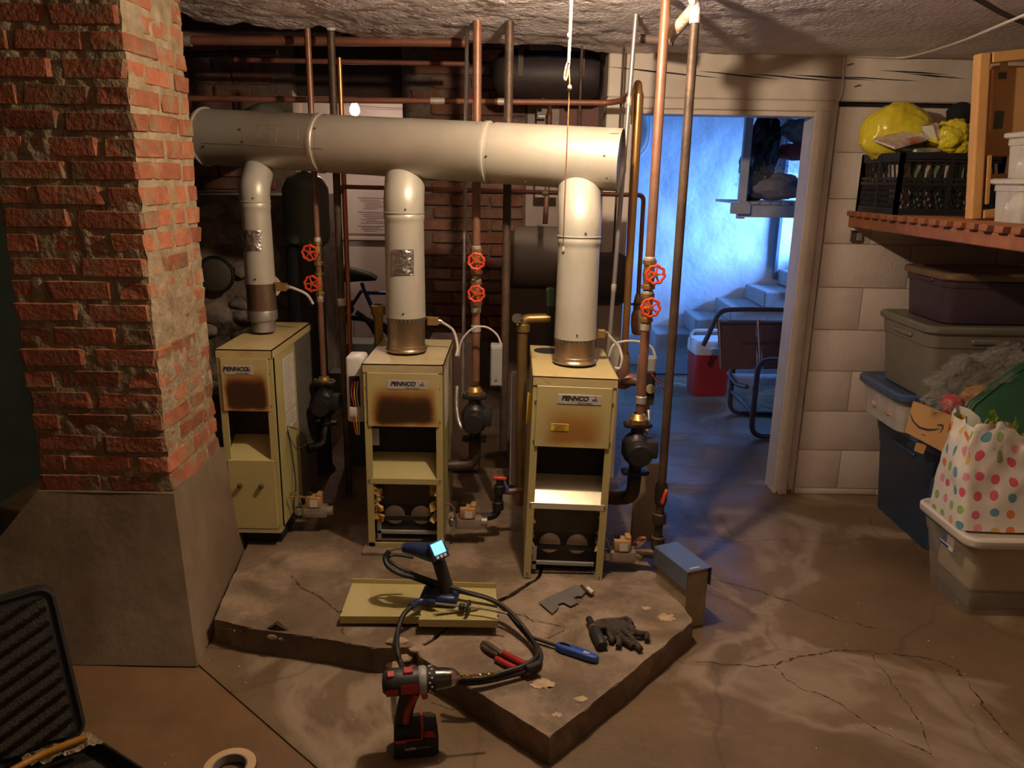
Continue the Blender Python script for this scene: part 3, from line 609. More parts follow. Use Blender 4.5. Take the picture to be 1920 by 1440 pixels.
b2 = boiler((-0.407, 2.79, PZ_), .296, .46, .014, .757, .515, .302, True, Euler((0, 0, 0)), scorch[1], 'olive cream boiler with a dark scorched panel, between the other two boilers', 'cast iron boilers in a row', 1)
b3 = boiler((0.200, 2.58, PZ_), .290, .50, .0, .772, .518, .302, True, Euler((0, math.radians(1.4), 0)), scorch[2], 'olive cream boiler with a small yellow caution label, nearest the doorway', 'cast iron boilers in a row', 2)
B().box((-.045, -.0098, .592), (.062, .0014, .026), None, .0003).obj('caution_label', yellow_lab, b3, smooth=False)
b = B()
for k in range(5): b.box((-.045+(.004 if k % 2 else -.002), -.0107, .601-.0045*k), (.046-.006*(k % 3), .0004, .0014))
b.obj('caution_print', ink_m, b3, smooth=False)
# printed sheet on the side of the first boiler, side cover lines
sp = B().bx(.1035, .1050, .12, .27, .515, .735, .0004).bx(.1035, .1050, .12, .27, .44, .508, .0004).obj('instruction_sheet', paper_m, b1, smooth=False)
b = B()
for k in range(17):
    z = .722-.0125*k
    if .505 < z < .515: continue
    b.bx(.1051, .1054, .13, .13+random.uniform(.07, .13), z-.0012, z+.0012)
for k in range(4): b.bx(.1051, .1054, .13, .13+random.uniform(.06, .12), .495-.012*k, .498-.012*k)
b.obj('sheet_print', mat('grey_print', (.25, .22, .2), .6), sp, smooth=False)
B().bx(.1022, .1040, .30, .56, .06, .80).obj('jacket_shadow_panel', mat('jacket_shade', (.13, .12, .10), .5), b1, smooth=False)  # dark sheet laid on to paint shade over the jacket's rear side
B().tube(smooth_path([(.104, .13, .46), (.16, .10, .455), (.20, .12, .41), (.15, .08, .385), (.104, .135, .445)]), .002, 6).tube(smooth_path([(.105, .13, .455), (.108, .16, .35), (.12, .15, .2), (.107, .15, .12), (.105, .16, .06)]), .0022, 6).obj('thermostat_wire', cable_k, b1)
B().bx(.1480, .1495, .10, .24, .48, .74, .0004).obj('instruction_sheet', paper_m, b2, smooth=False)
# tipped-in parts inside the middle boiler: small tag
B().box((-.118, .045, .455), (.030, .004, .068), None, .0006).obj('inner_tag', paper_m, b2, smooth=False)
# dark hole in hood of third boiler
B().cyl((-.085, .40, .772), (-.085, .40, .7745), .05, n=28).obj('hood_hole', black_m, b3)
# white open control box on the left of the middle boiler
cb = thing('control_box', 'white plastic control box with loose wires on the side of the middle boiler', 'control box', aY(664, 800, 2.84))
W_ = lambda x, y, Y=2.84: aY(x, y, Y)
p0, p1 = W_(650, 800), W_(678, 668)
B().bx(p0.x+.006, p1.x+.008, 2.83, 2.93, p0.z+.02, p1.z, .012, 3).obj('housing', coolwhite, cb, world=True)
B().bx(p0.x+.020, p1.x-.008, 2.826, 2.836, p0.z+.085, p1.z-.075).obj('wire_bay', black_m, cb, world=True, smooth=False)
for k, m_ in enumerate(wire_m): B().tube(smooth_path([W_(661+5*k, 715, 2.823), W_(659+5*k, 740, 2.818), W_(664+4*k, 762, 2.82), W_(663+5*k, 790, 2.815), W_(668+3*k, 815, 2.82)]), .0022, 6).obj('wire', m_, cb, world=True)
B().bx(p0.x+.016, p0.x+.052, 2.815, 2.84, p0.z+.045, p0.z+.085, .006, 2).obj('plug', coolwhite, cb, world=True)
# yellow hanging tag by the third boiler
tag(B().prism([(0, 0), (.018, .02), (.022, .11), (.004, .12)], .002, Matrix.Translation(aY(986, 795, 2.66)) @ FRONT).obj('caution_tag', yellow_lab, smooth=False, loc=aY(988, 795, 2.66)), 'small yellow tag hanging at the left edge of the third boiler', 'tag')
# ================================================================== FLUE DUCT AND CONNECTORS
DL, DR = Vector((-1.250, 3.262, 1.660)), Vector((0.372, 2.848, 1.588)); DV = (DR-DL).normalized(); DLn = (DR-DL).length; DRAD = .108
DQ = Matrix.Translation(DL) @ DV.to_track_quat('Z', 'Y').to_matrix().to_4x4()
du = thing('flue_duct', 'large grey metal flue duct running across above the three boilers', 'duct', (DL+DR)/2)
jn = [0.0, (-.734+1.250)/abs(DV.x), (-.084+1.250)/abs(DV.x), DLn]
def sect(a, c, m, last=False, first=False):
    R = DRAD; pr = []
    if first: pr += [(R-.01, a), (R+.007, a-.002), (R+.007, a+.006), (R, a+.008)]
    else: pr += [(R-.006, a-.03), (R-.002, a)]
    pr += [(R, a+.01), (R, c-.035), (R+.0045, c-.028), (R+.0045, c-.014), (R, c-.010), (R, c)]
    if last: pr = pr[:-5] + [(R, c), (R-.004, c), (R-.004, c-.012), (0, c-.012)]
    return B().lathe(pr, 56, DQ).obj('duct_section', m, du, world=True)
sect(0, jn[1], duct_m, first=True); sect(jn[1], jn[2], duct_m); sect(jn[2], DLn, duct_m, last=True)
def on_duct(px, py, off=0.0):
    """where the sight line of a pixel meets the duct"""
    d = ray(px, py); o = CAM-DL; dp = d - DV*d.dot(DV); op = o - DV*o.dot(DV); R = DRAD+off
    a_, b_, c_ = dp.dot(dp), 2*dp.dot(op), op.dot(op)-R*R; disc = max(0, b_*b_-4*a_*c_); return CAM + d*((-b_-math.sqrt(disc))/(2*a_))
B().tube([on_duct(x, y, .0005) for x, y in ((379, 268), (430, 270), (500, 273), (560, 276), (604, 279))], .0016, 6).obj('seam', mat('dark_seam', (.2, .18, .15), .6), du, world=True)  # lap seam drawn as a thin dark grey line
for x, y in ((383, 274), (455, 266), (590, 241), (580, 274), (911, 293), (450, 243), (1133, 292), (1138, 333), (985, 340), (1080, 338)):
    p = on_duct(x, y); n = (p-DL); n = (n-DV*n.dot(DV)).normalized()
    B().cyl(p-n*.001, p+n*.004, .0042, .003, 8).obj('screw', iron, du, world=True)
cp = on_duct(1137, 334); 
b = B(); 
for dx in (0,): b.grid(lambda u, v: on_duct(1130+14*u, 322+20*v, .003), 3, 5)
b.obj('end_tab', duct_m, du, world=True); b = B(); b.grid(lambda u, v: on_duct(1142+18*u, 241+9*v, .003), 4, 3); b.obj('end_tab', duct_m, du, world=True)
# faded stencil on the first section
b = B()
for (x0, y0, x1, y1) in ((482, 236, 482, 263), (482, 236, 556, 233), (556, 233, 558, 262), (482, 263, 498, 264), (494, 252, 506, 252), (506, 252, 506, 262), (496, 262, 506, 262), (517, 238, 517, 268), (528, 256, 538, 256), (528, 256, 530, 263), (530, 263, 538, 263), (505, 243, 515, 242), (522, 240, 545, 239)):
    for k in range(5): b.tube([on_duct(x0+(x1-x0)*k/5, y0+(y1-y0)*k/5, .0006), on_duct(x0+(x1-x0)*(k+.62)/5, y0+(y1-y0)*(k+.62)/5, .0006)], .0011, 4)
b.obj('faded_stencil', mat('faded_stencil_ink', (.22, .2, .17), .7), du, world=True)
# breech into the chimney
br = thing('breech_pipe', 'short grey breech pipe entering the sooty brick wall behind the flue duct', 'flue pipe', (-1.02, 3.8, 1.66))
B().lathe([(.095, 0), (.098, 1.2), (.104, 1.21), (.104, 1.23)], 36, Matrix.Translation((-1.13, 3.28, 1.672)) @ (Vector((-1.42, 4.5, 1.72))-Vector((-1.13, 3.28, 1.672))).to_track_quat('Z', 'Y').to_matrix().to_4x4()).obj('pipe', duct_m, br, world=True)
B().lathe([(.10, 0), (.13, .02), (.16, .06), (.18, .12), (.18, .14)], 32, Matrix.Translation((-1.40, 4.36, 1.72)) @ Matrix.Rotation(-math.pi/2, 4, 'X')).jit(.02, 7).obj('plaster_collar', mat('grey_plaster', (.30, .26, .21), .9, 0, .2, 9, .5, 40), br, world=True)
def flue(name_label, x, y, zb, zs, zj, r, foil_px, m_main, m_sleeve, seamy, kind):
    t = thing('flue_pipe', name_label, 'flue pipe', (x, y, zb), 0, 'vertical flue pipes above the boilers')
    dpt = DL + DV*((x-DL.x)/DV.x)
    def beads(pr): return pr
    M0 = Matrix.Translation((x, y, 0))
    # bottom sleeve
    if kind == 0:
        B().lathe([(r*.82, zb), (r*.82, zb+.045), (r*1.0, zb+.055), (r*1.03, zb+.075), (r*1.03, zs)], 40, M0).obj('sleeve', m_sleeve, t, world=True)
        B().lathe([(r*.84, zb-.0), (r*.84, zb+.04), (r*1.06, zb+.05), (r*1.06, zb+.085), (r*1.02, zb+.09)], 40, M0).obj('draft_collar', galv, t, world=True)
        B().lathe([(r*1.032, zs-.115), (r*1.045, zs-.11), (r*1.032, zs-.105)], 40, M0).obj('bead', m_sleeve, t, world=True)
    else:
        B().lathe([(r*1.10, zb-.002), (r*1.10, zb+.004), (r*1.03, zb+.010), (r*1.03, zb+.02), (r*1.0, zb+.022), (r*1.0, zs-.012), (r*1.015, zs-.008), (r*1.0, zs)], 44, M0).obj('sleeve', m_sleeve, t, world=True)
        b = B(); nn = 30
        for k in range(nn):
            a = 2*math.pi*k/nn; b.box((x+math.cos(a)*r*1.012, y+math.sin(a)*r*1.012, zs-.012), (.003, .005, .012), Euler((0, 0, a)))
        b.obj('crimp', steel_m, t, world=True)
    B().lathe([(r*1.045, zs-.004), (r*1.04, zs), (r*1.01, zj-.045), (r*1.01, zj-.030), (r*1.045, zj-.024), (r*1.045, zj-.010), (r*1.0, zj-.004), (r*.98, zj)], 44, M0).obj('pipe', m_main, t, world=True)
    # elbow top bending back into the duct
    e = Vector((x, dpt.y+.03, dpt.z+.01)); dz_ = dpt.z-.10-zj; pts = [Vector((x, y, zj-.006)), Vector((x, y+.004, zj+dz_*.35)), Vector((x, y+(e.y-y)*.40, zj+dz_*.75)), Vector((x, y+(e.y-y)*.80, zj+dz_*1.15)), e]
    B().tube(smooth_path(pts, 4), r*1.035, 40).obj('elbow', m_main, t, world=True)
    B().tube(arc((x, y, zj), r*1.045, 0, 2*math.pi*47/48, 47, (1, 0, 0), (0, 1, 0)), .0022, 6, closed=True).obj('joint_lip', m_main, t, world=True)
    for (sx, sz) in ((.0, zs+.018), (.2, zj+.014)):
        a = -math.pi/2+sx; n = Vector((math.cos(a), math.sin(a), 0)); p = Vector((x, y, sz))+n*r*1.035
        B().cyl(p-n*.001, p+n*.004, .004, .003, 8).obj('screw', iron, t, world=True)
    if foil_px:
        x0, y0, x1, y1 = foil_px
        def P(u, v):
            px, py = x0+(x1-x0)*u, y0+(y1-y0)*v; d = ray(px, py); q = aY(px, py, y-r*1.035); 
            dx = max(-.98, min(.98, (q.x-x)/(r*1.04))); yy = y - math.sqrt(1-dx*dx)*r*1.04-.002
            g = aY(px, py, yy); return g + Vector((0, -.0015*abs(noise.noise(Vector((u*6, v*6, x*9)))), 0))
        b = B().grid(P, 14, 14); b.jit(.0012, 70); b.obj('foil_patch', foil_m, t, world=True)
    return t
fl1 = flue('narrow grey flue pipe with a foil patch on the boiler beside the brick column', -1.02, 3.11, .90, 1.10, 1.415, .056, (452, 432, 490, 470), flue_m, sleeve_m, 0, 0)
fl2 = flue('cream flue pipe with a square foil patch on the middle boiler', -.420, 2.995, .859, .995, 1.388, .0735, (735, 468, 776, 516), flue_m, sleeve_m, 0, 1)
fl3 = flue('cream flue pipe without foil on the boiler nearest the doorway', .229, 2.785, .873, .965, 1.326, .0735, None, flue_m, sleeve_m, 0, 2)
# spill switch boxes with white flexible cable
def spill(bx_, path, Y, label, fx, fy):
    t = thing('spill_switch', label, 'switch', aY(*bx_[:2], Y), 0, 'spill switches beside the flue pipes')
    c = aY(bx_[0], bx_[1], Y)
    B().box(c, (.045, .03, .03), None, .002).obj('box', brass, t, world=True, smooth=False)
    B().box(((c.x+fx)/2, (c.y+fy)/2, c.z+.016), (abs(c.x-fx), .02, .003), Euler((0, 0, math.atan2(c.y-fy, c.x-fx)))).obj('bracket', brass, t, world=True, smooth=False)
    B().cyl(c+Vector((.02, 0, 0)), c+Vector((.034, 0, 0)), .011, .008, 12).obj('connector', steel_m, t, world=True)
    B().tube(smooth_path([c+Vector((.03, 0, 0))]+[aY(x, y, Y+d) for x, y, d in path], 6), .0055, 8).obj('cable', cable_w, t, world=True)
    return t
spill((528, 538), ((552, 541, 0), (575, 552, .02), (587, 570, .03)), 3.10, 'brass spill switch on the flue beside the brick column', -1.0, 3.11)
spill((812, 602), ((830, 605, 0), (850, 620, .02), (858, 650, .0), (855, 668, -.02)), 3.02, 'brass spill switch on the flue of the middle boiler', -.40, 2.995)
spill((1123, 625), ((1142, 630, 0), (1160, 650, .0), (1166, 672, -.02), (1162, 690, -.02), (1152, 690, -.02)), 2.84, 'brass spill switch on the flue nearest the doorway', .25, 2.785)
tag(B().cyl(aY(504, 537, 3.2), aY(504, 537, 3.215), .05, n=28).obj('round_flange', mat('pale_flange', (.5, .4, .32), .5), loc=aY(504, 537, 3.2)), 'pale round metal flange behind the narrow flue pipe', 'flange')
# ================================================================== PIPES
def wheel_mesh(r):
    b = B(); n = 40
    b.tube([Vector((math.cos(2*math.pi*k/n)*r*(1+.07*math.cos(2*math.pi*k/n*8)), 0, math.sin(2*math.pi*k/n)*r*(1+.07*math.cos(2*math.pi*k/n*8)))) for k in range(n)], r*.17, 8, closed=True)
    for k in range(5):
        a = 2*math.pi*k/5+.3; b.tube([Vector((math.cos(a)*r*.25, -.002, math.sin(a)*r*.25)), Vector((math.cos(a)*r*.62, -.003, math.sin(a)*r*.62)), Vector((math.cos(a)*r*.95, 0, math.sin(a)*r*.95))], r*.11, 6)
    b.lathe([(0, -.006), (r*.30, -.005), (r*.34, 0), (r*.30, .006), (0, .006)], 16, Matrix.Rotation(math.pi/2, 4, 'X'))
    return b.mesh('handwheel', red_m)
HW = wheel_mesh(.030)
stem_me = B().cyl((0, .0, 0), (0, .05, 0), .006, n=10).cyl((0, -.012, 0), (0, -.004, 0), .007, .005, 6).mesh('stem', brass)
def gate_valve(parent, X, Y, z, px, py, rad):
    """bronze gate valve on a riser with its red wheel towards the room"""
    base = MWORLD[parent.name].translation
    v = B().lathe([(rad*1.5, -.05), (rad*1.5, -.036), (rad*1.15, -.034), (rad*1.25, -.015), (rad*1.35, 0), (rad*1.25, .015), (rad*1.15, .034), (rad*1.5, .036), (rad*1.5, .05)], 8, Matrix.Translation((X, Y, z))).cyl((X, Y, z), (X, Y-.045, z+.0), rad*1.0, rad*.6, 12).obj('gate_valve', brass, parent, world=True)
    wp = aY(px, py, Y-.075)
    s = child(stem_me, 'stem', v, wp-base); w_ = child(HW, 'handwheel', v, wp-base, (0, random.random(), 0))
    return v
def circ(label, c, s=1.0, box=True):
    """wet rotor circulator: flange, volute body, motor barrel, terminal box"""
    t = thing('circulator_pump', label, 'pump', c, 0, 'circulator pumps under the risers')
    B().lathe([(.018, .135), (.026, .13), (.03, .12), (.036, .115), (.036, .10), (.03, .098)], 8, Matrix.Diagonal((s, s, s, 1))).obj('union_nut', brass, t)
    B().prism([(-.05, -.018), (-.03, -.032), (.03, -.032), (.05, -.018), (.05, .018), (.03, .032), (-.03, .032), (-.05, .018)], .014, Matrix.Translation((0, 0, .085)), .002).obj('flange', blackiron, t)
    b = B().lathe([(.022, .086), (.025, .06), (.042, .045), (.055, .02), (.055, -.02), (.042, -.045), (.025, -.06), (.022, -.086)], 20).obj('volute', blackiron, t)
    B().prism([(-.05, -.018), (-.03, -.032), (.03, -.032), (.05, -.018), (.05, .018), (.03, .032), (-.03, .032), (-.05, .018)], .014, Matrix.Translation((0, 0, -.099)), .002).obj('flange', blackiron, t)
    B().lathe([(.05, 0), (.052, .02), (.045, .03), (.045, .085), (.038, .095), (0, .096)], 22, Matrix.Rotation(math.pi/2, 4, 'X')).obj('motor', blackiron, t)
    if box: B().box((.050, -.02, .01), (.042, .07, .065), None, .006, 2).obj('terminal_box', black_m, t)
    for sx in (-1, 1): B().cyl((sx*.038, 0, .078), (sx*.038, 0, .108), .006, n=6).obj('bolt', steel_m, t)
    return t
def riser(label, name, X, Y, z0, z1, r, m, top=None, solders=(), group=None, tilt=(0, 0)):
    t = thing(name, label, 'pipe', (X, Y, z0), 0, group)
    B().cyl((X, Y, z0), (X+tilt[0], Y+tilt[1], z1), r, n=18).obj('pipe', m, t, world=True)
    for z in solders:
        B().lathe([(r*1.02, -.016), (r*1.22, -.012), (r*1.22, .012), (r*1.02, .016)], 18, Matrix.Translation((X+tilt[0]*(z-z0)/(z1-z0), Y+tilt[1]*(z-z0)/(z1-z0), z))).obj('coupling', solder, t, world=True)
    if top: B().lathe([(r*1.02, -.035), (r*1.2, -.03), (r*1.25, -.015), (r*1.6, -.005), (r*2.4, .01), (r*3.4, .02)], 14, Matrix.Translation((X, Y, z1))).jit(.006, 40).obj('painted_collar', plaster_m, t, world=True)
    return t
def z_at(px, py, Y): return aY(px, py, Y).z
# P1: riser of first boiler
r1 = riser('brown copper riser with two red handwheels beside the green tank', 'riser_pipe', -.828, 3.29, .66, 2.15, .0125, copper, True, (z_at(592, 452, 3.29), z_at(601, 560, 3.29)))
gate_valve(r1, -.828, 3.29, z_at(585, 475, 3.29), 581, 474, .0125); gate_valve(r1, -.828, 3.29, z_at(585, 532, 3.29), 585, 532, .0125)
circ('black circulator pump in the shade beside the boiler by the column', Vector((-.828, 3.29, .545)), .9)
riser('bright copper pipe rising behind the duct, capped below the ceiling', 'copper_pipe', -.735, 3.42, .55, z_at(612, 108, 3.42), .011, copper_b)
riser('thick dark pipe with a paint daubed top behind the flue duct', 'iron_pipe', -.731, 3.265, .12, 2.10, .0155, iron, True, (1.0,))
# P4, P5, P6
riser('thin grey conduit left of the red valved riser behind the duct', 'conduit_pipe', -.212, 3.22, .60, 2.10, .0075, galv, None, (z_at(872, 440, 3.22),), tilt=(.016, 0))
r5 = riser('copper riser with two red handwheels behind the middle of the duct', 'riser_pipe', -.152, 3.125, .70, 2.12, .0165, copper, True, (z_at(893, 468, 3.125), z_at(893, 530, 3.125), z_at(893, 580, 3.125), z_at(893, 616, 3.125)))
gate_valve(r5, -.152, 3.125, z_at(893, 490, 3.125), 893, 490, .0165); gate_valve(r5, -.152, 3.125, z_at(893, 550, 3.125), 893, 551, .0165)
circ('black circulator pump beside the middle boiler', Vector((-.152, 3.04, .565)))
riser('thick dark iron pipe between the middle boiler and the boiler nearest the doorway', 'iron_pipe', -.032, 3.12, .40, 2.14, .0165, iron, True, (z_at(955, 28, 3.12),))
# P7-9
riser('thin grey conduit dropping past the end of the flue duct', 'conduit_pipe', .372, 2.99, .62, 2.09, .0085, galv, None, (z_at(1186, 190, 2.99), z_at(1176, 315, 2.99), z_at(1160, 540, 2.99)), tilt=(.045, 0))
t = thing('hooked_copper_pipe', 'tarnished copper pipe with a hooked top beside the door frame', 'pipe', (.462, 3.12, .8))
zt_ = z_at(1199, 178, 3.12)
B().tube([Vector((.462, 3.12, .78)), Vector((.462, 3.12, zt_))]+arc((.462, 3.165, zt_), .045, math.pi, .0, 10, (0, 1, 0), (0, 0, 1))+[Vector((.462, 3.21, zt_-.1))], .0135, 14).obj('pipe', mat('tarnished_copper', (.36, .19, .07), .35, .7, .25, 9, .05, 40), t, world=True)
B().lathe([(.02, -.03), (.022, 0), (.02, .03)], 14, Matrix.Translation((.462, 3.12, .80))).obj('coupling', brass, t, world=True)
B().tube(bent([(.462, 3.12, .80), (.462, 3.12, .72), (.462, 3.12, .72), (.55, 3.08, .72), (.55, 3.08, .06)], .03), .022, 14).obj('elbow', copper, t, world=True)
# red copper cross pipe with drop
t = thing('cross_pipe', 'reddish copper pipe crossing behind the flue pipes and dropping at the door', 'pipe', (0, 3.36, 1.4))
cpz = aY(640, 350, 3.36); cpe = aY(1207, 366, 3.36); cpd = aY(1190, 560, 3.36)
B().tube(bent([(cpz.x, 3.36, cpz.z-.03), (cpz.x, 3.36, cpz.z), (cpe.x, 3.36, cpe.z), (cpe.x+.002, 3.36, cpd.z)], .025), .0095, 12).obj('pipe', redcopper, t, world=True)
for fx in (1022, 1190):
    p = aY(fx, 362, 3.36); B().cyl(p-Vector((.012, 0, 0)), p+Vector((.012, 0, 0)), .0115, n=12).obj('coupling', solder, t, world=True)
B().lathe([(.012, -.05), (.018, -.02), (.02, 0), (.018, .02), (.012, .05)], 12, Matrix.Translation((cpe.x+.002, 3.36, cpd.z-.03))).obj('ball_valve', brass, t, world=True)
B().box((cpe.x-.01, 3.335, cpd.z-.02), (.05, .008, .01), None, .002).obj('valve_lever', bikeblue, t, world=True, smooth=False)
B().lathe([(.014, -.16), (.024, -.15), (.03, -.11), (.03, -.07), (.022, -.05), (.014, -.04)], 12, Matrix.Translation((cpe.x+.006, 3.36, cpd.z))).obj('check_valve', mat('pink_bronze', (.45, .25, .17), .5, .4, .2, 12, .2, 50), t, world=True)
# P10
r10 = riser('bright copper riser with two red handwheels in front of the doorway', 'riser_pipe', .473, 2.72, .685, 2.09, .0165, copper, None, (z_at(1223, 490, 2.72), z_at(1218, 553, 2.72), z_at(1216, 612, 2.72), .745))
gate_valve(r10, .473, 2.72, z_at(1225, 515, 2.72), 1229, 515, .0165); gate_valve(r10, .473, 2.72, z_at(1218, 577, 2.72), 1220, 577, .0165)
circ('black circulator pump with square terminal box nearest the doorway', Vector((.463, 2.70, .565)))
# P11
r11 = thing('gas_drop_pipe', 'long dark gas pipe in front of the doorway with a red lever at its foot', 'pipe', (.556, 2.65, .2))
B().tube([Vector((.556, 2.65, .17)), Vector((.556, 2.65, 2.03))], .0155, 16).obj('pipe', iron, r11, world=True)
B().tube(bent([(.556, 2.65, 2.0), (.556, 2.65, 2.055), (.52, 2.60, 2.085), (.50, 2.5, 2.10)], .03), .0165, 12).jit(.003, 40).obj('elbow', plaster_m, r11, world=True)
gz = z_at(1243, 928, 2.64)
B().box((.562, 2.622, gz), (.012, .018, .06), Euler((0, .25, 0)), .004).obj('red_lever', red_m, r11, world=True)
B().lathe([(.02, -.04), (.024, -.02), (.024, .02), (.02, .04)], 8, Matrix.Translation((.556, 2.65, gz))).obj('gas_cock', blackiron, r11, world=True)
for zz in (.31, .215): B().lathe([(.018, -.022), (.026, -.018), (.026, .018), (.018, .022)], 12, Matrix.Translation((.556, 2.65, zz))).obj('coupling', iron, r11, world=True)
B().tube(bent([(.556, 2.65, .20), (.556, 2.65, .165), (.47, 2.665, .165)], .02), .02, 12).obj('elbow', iron, r11, world=True)
B().tube([Vector((.556, 2.65, .17)), Vector((.556, 2.65, .105))], .014, 12).obj('drip_leg', iron, r11, world=True)
# gas drop of the middle boiler
g2 = thing('gas_drop_pipe', 'short black gas pipe with red lever beside the middle boiler', 'pipe', aZ(930, 985, .12))
gx = aY(938, 900, 2.9); gb = aY(932, 968, 2.9)
B().tube(bent([gx, Vector((gb.x, 2.9, gb.z)), Vector((gb.x-.10, 2.9, gb.z-.005))], .035), .0155, 14).obj('pipe', blackiron, g2, world=True)
for f_ in (.25, .7): B().lathe([(.017, -.02), (.023, -.016), (.023, .016), (.017, .02)], 12, Matrix.Translation(gx.lerp(gb, f_))).obj('coupling', blackiron, g2, world=True)
B().box(gx+Vector((-.002, -.01, .012)), (.055, .016, .013), Euler((0, .08, 0)), .004).obj('red_lever', red_m, g2, world=True)
B().box(gx+Vector((.028, .0, -.04)), (.012, .02, .03), None, .003).obj('blue_tag', bluep, g2, world=True)
B().tube([gx+Vector((.02, 0, -.05)), gx+Vector((.09, .02, -.05))], .012, 12).obj('branch', copper, g2, world=True)
# gas valves
def gasvalve(label, c, rz=0, wires=True, dim=1.0):
    t = thing('gas_valve', label, 'gas valve', c, rz, 'gas control valves low between the boilers')
    al = mat('cast_aluminium', (.38, .33, .27), .45, .5, .2, 14, .15, 50); br_ = mat('tan_valve_cover', (.50, .30, .12), .5, .1, .15, 14, .1, 40)
    B().box((0, 0, .03), (.105, .06, .045), None, .008, 2).cyl((-.075, 0, .03), (.075, 0, .03), .02, n=14).obj('body', al, t)
    B().box((-.002, -.004, .075), (.062, .052, .045), None, .005, 2).box((.02, 0, .10), (.022, .04, .02), None, .003).obj('cover', br_, t)
    B().box((.002, -.0305, .072), (.03, .001, .03)).obj('rating_label', paper_m, t, smooth=False)
    B().cyl((-.02, 0, .098), (-.02, 0, .112), .012, .010, 12).obj('dial', black_m, t)
    B().lathe([(.0, -.02), (.016, -.02), (.02, 0), (.016, .01)], 12, Matrix.Translation((-.06, -.03, .045))).obj('regulator', steel_m, t)
    B().tube(smooth_path([(-.05, -.02, .05), (-.06, -.02, .10), (-.085, -.02, .115), (-.10, -.01, .09), (-.105, 0, .05)]), .004, 8).obj('pilot_tube', steel_m, t)
    if wires:
        for k, m_ in enumerate(wire_m): B().tube(smooth_path([(.04, -.01, .08), (.06+.01*k, -.02, .11), (.085, 0, .10-.01*k), (.06, .01, .06)]), .0018, 5).obj('wire', m_, t)
    return t
gasvalve('gas valve in the shade beside the boiler by the column', Vector((-.80, 2.94, .155)), 0, False)
gasvalve('gas valve with tan cover beside the middle boiler', Vector((-.165, 2.86, .155)), 0, False)
gasvalve('gas valve with loose red wires beside the boiler nearest the doorway', Vector((.425, 2.66, .125)), 0, True)
for lab, pts in (('thin brass pilot tube at the boiler beside the column', ((540, 932, 2.86), (560, 931, 2.88), (580, 934, 2.90))),):
    tag(B().tube(smooth_path([aY(*p) for p in pts]), .004, 8).obj('pilot_tube', brass, loc=aY(*pts[0])), lab, 'tube')
# return piping from pumps into the boilers
for lab, pts, rr, mm in (('rusty return elbow joining pump and middle boiler', [(-.152, 3.04, .475), (-.152, 3.04, .36), (-.262, 3.02, .36)], .024, iron),
                     ('rusty return elbow joining pump and boiler nearest the doorway', [(.463, 2.70, .45), (.463, 2.72, .36), (.40, 2.78, .33), (.355, 2.8, .33)], .026, iron),
                     ('dark return elbow joining pump and boiler beside the column', [(-.828, 3.29, .455), (-.828, 3.24, .36), (-.89, 3.2, .36)], .02, blackiron)):
    tag(B().tube(bent(pts, .05), rr, 16).obj('return_elbow', mm, loc=pts[1]), lab, 'pipe')
# ceiling pipe runs
def run(label, pts, r, m, name='ceiling_pipe', fl=()):
    t = thing(name, label, 'pipe', pts[0]); B().tube(bent(pts, .03), r, 14).obj('pipe', m, t, world=True)
    for k in fl:
        p = Vector(pts[0]).lerp(Vector(pts[1]), k); B().cyl(p-Vector((.03, 0, 0)), p+Vector((.03, 0, 0)), r*1.2, n=14).obj('coupling', solder, t, world=True)
    return t
run('thick brown pipe just under the broken ceiling edge', [aY(300, 76, 3.42), aY(600, 77, 3.42), aY(872, 80, 3.42)], .0185, redcopper, fl=(.15,))
run('short brown pipe above the thick ceiling pipe', [aY(300, 63, 3.55), aY(562, 63, 3.55), aY(640, 66, 3.58)], .0165, copper)
run('brown pipe crossing in front of the dark wall opening', [aY(440, 112, 3.75), aY(880, 120, 3.75)], .011, redcopper)
run('dark pipe high against the sooty brick', [aY(300, 104, 3.9), aY(520, 98, 3.9)], .014, iron)
run('long brown pipe above the duct running to the door corner', [aY(300, 184, 3.5), aY(1140, 193, 3.5), aY(1170, 188, 3.45), aY(1184, 172, 3.3)], .0125, redcopper, fl=(.62, .77))
run('elbowed pipe daubed with plaster between two risers at the ceiling', [aY(1255, 70, 2.85), aY(1270, 52, 2.78), aY(1300, 18, 2.68)], .02, mat('peeling_pipe', (.45, .3, .2), .8, 0, .3, 30, .5, 60, (.6, .5, .44), .5))
run('short dark pipe across the corner under the ceiling', [aY(1200, 72, 3.2), aY(1262, 78, 3.15)], .017, mat('dull_mauve_pipe', (.16, .11, .10), .6))  # one even dark mauve brown
run('grey vertical pipe behind the end of the duct', [aY(1027, 335, 3.7), aY(1022, 420, 3.7)], .012, copper)
# ================================================================== LAMPS AND CORDS
lb = thing('ceiling_lamp', 'bare lit bulb in a porcelain ceiling socket above the boilers', 'lamp', (.17, 2.2, 2.085))
B().lathe([(.045, .01), (.045, -.004), (.03, -.012), (.02, -.025), (.016, -.03)], 20).obj('socket', porcelain, lb)
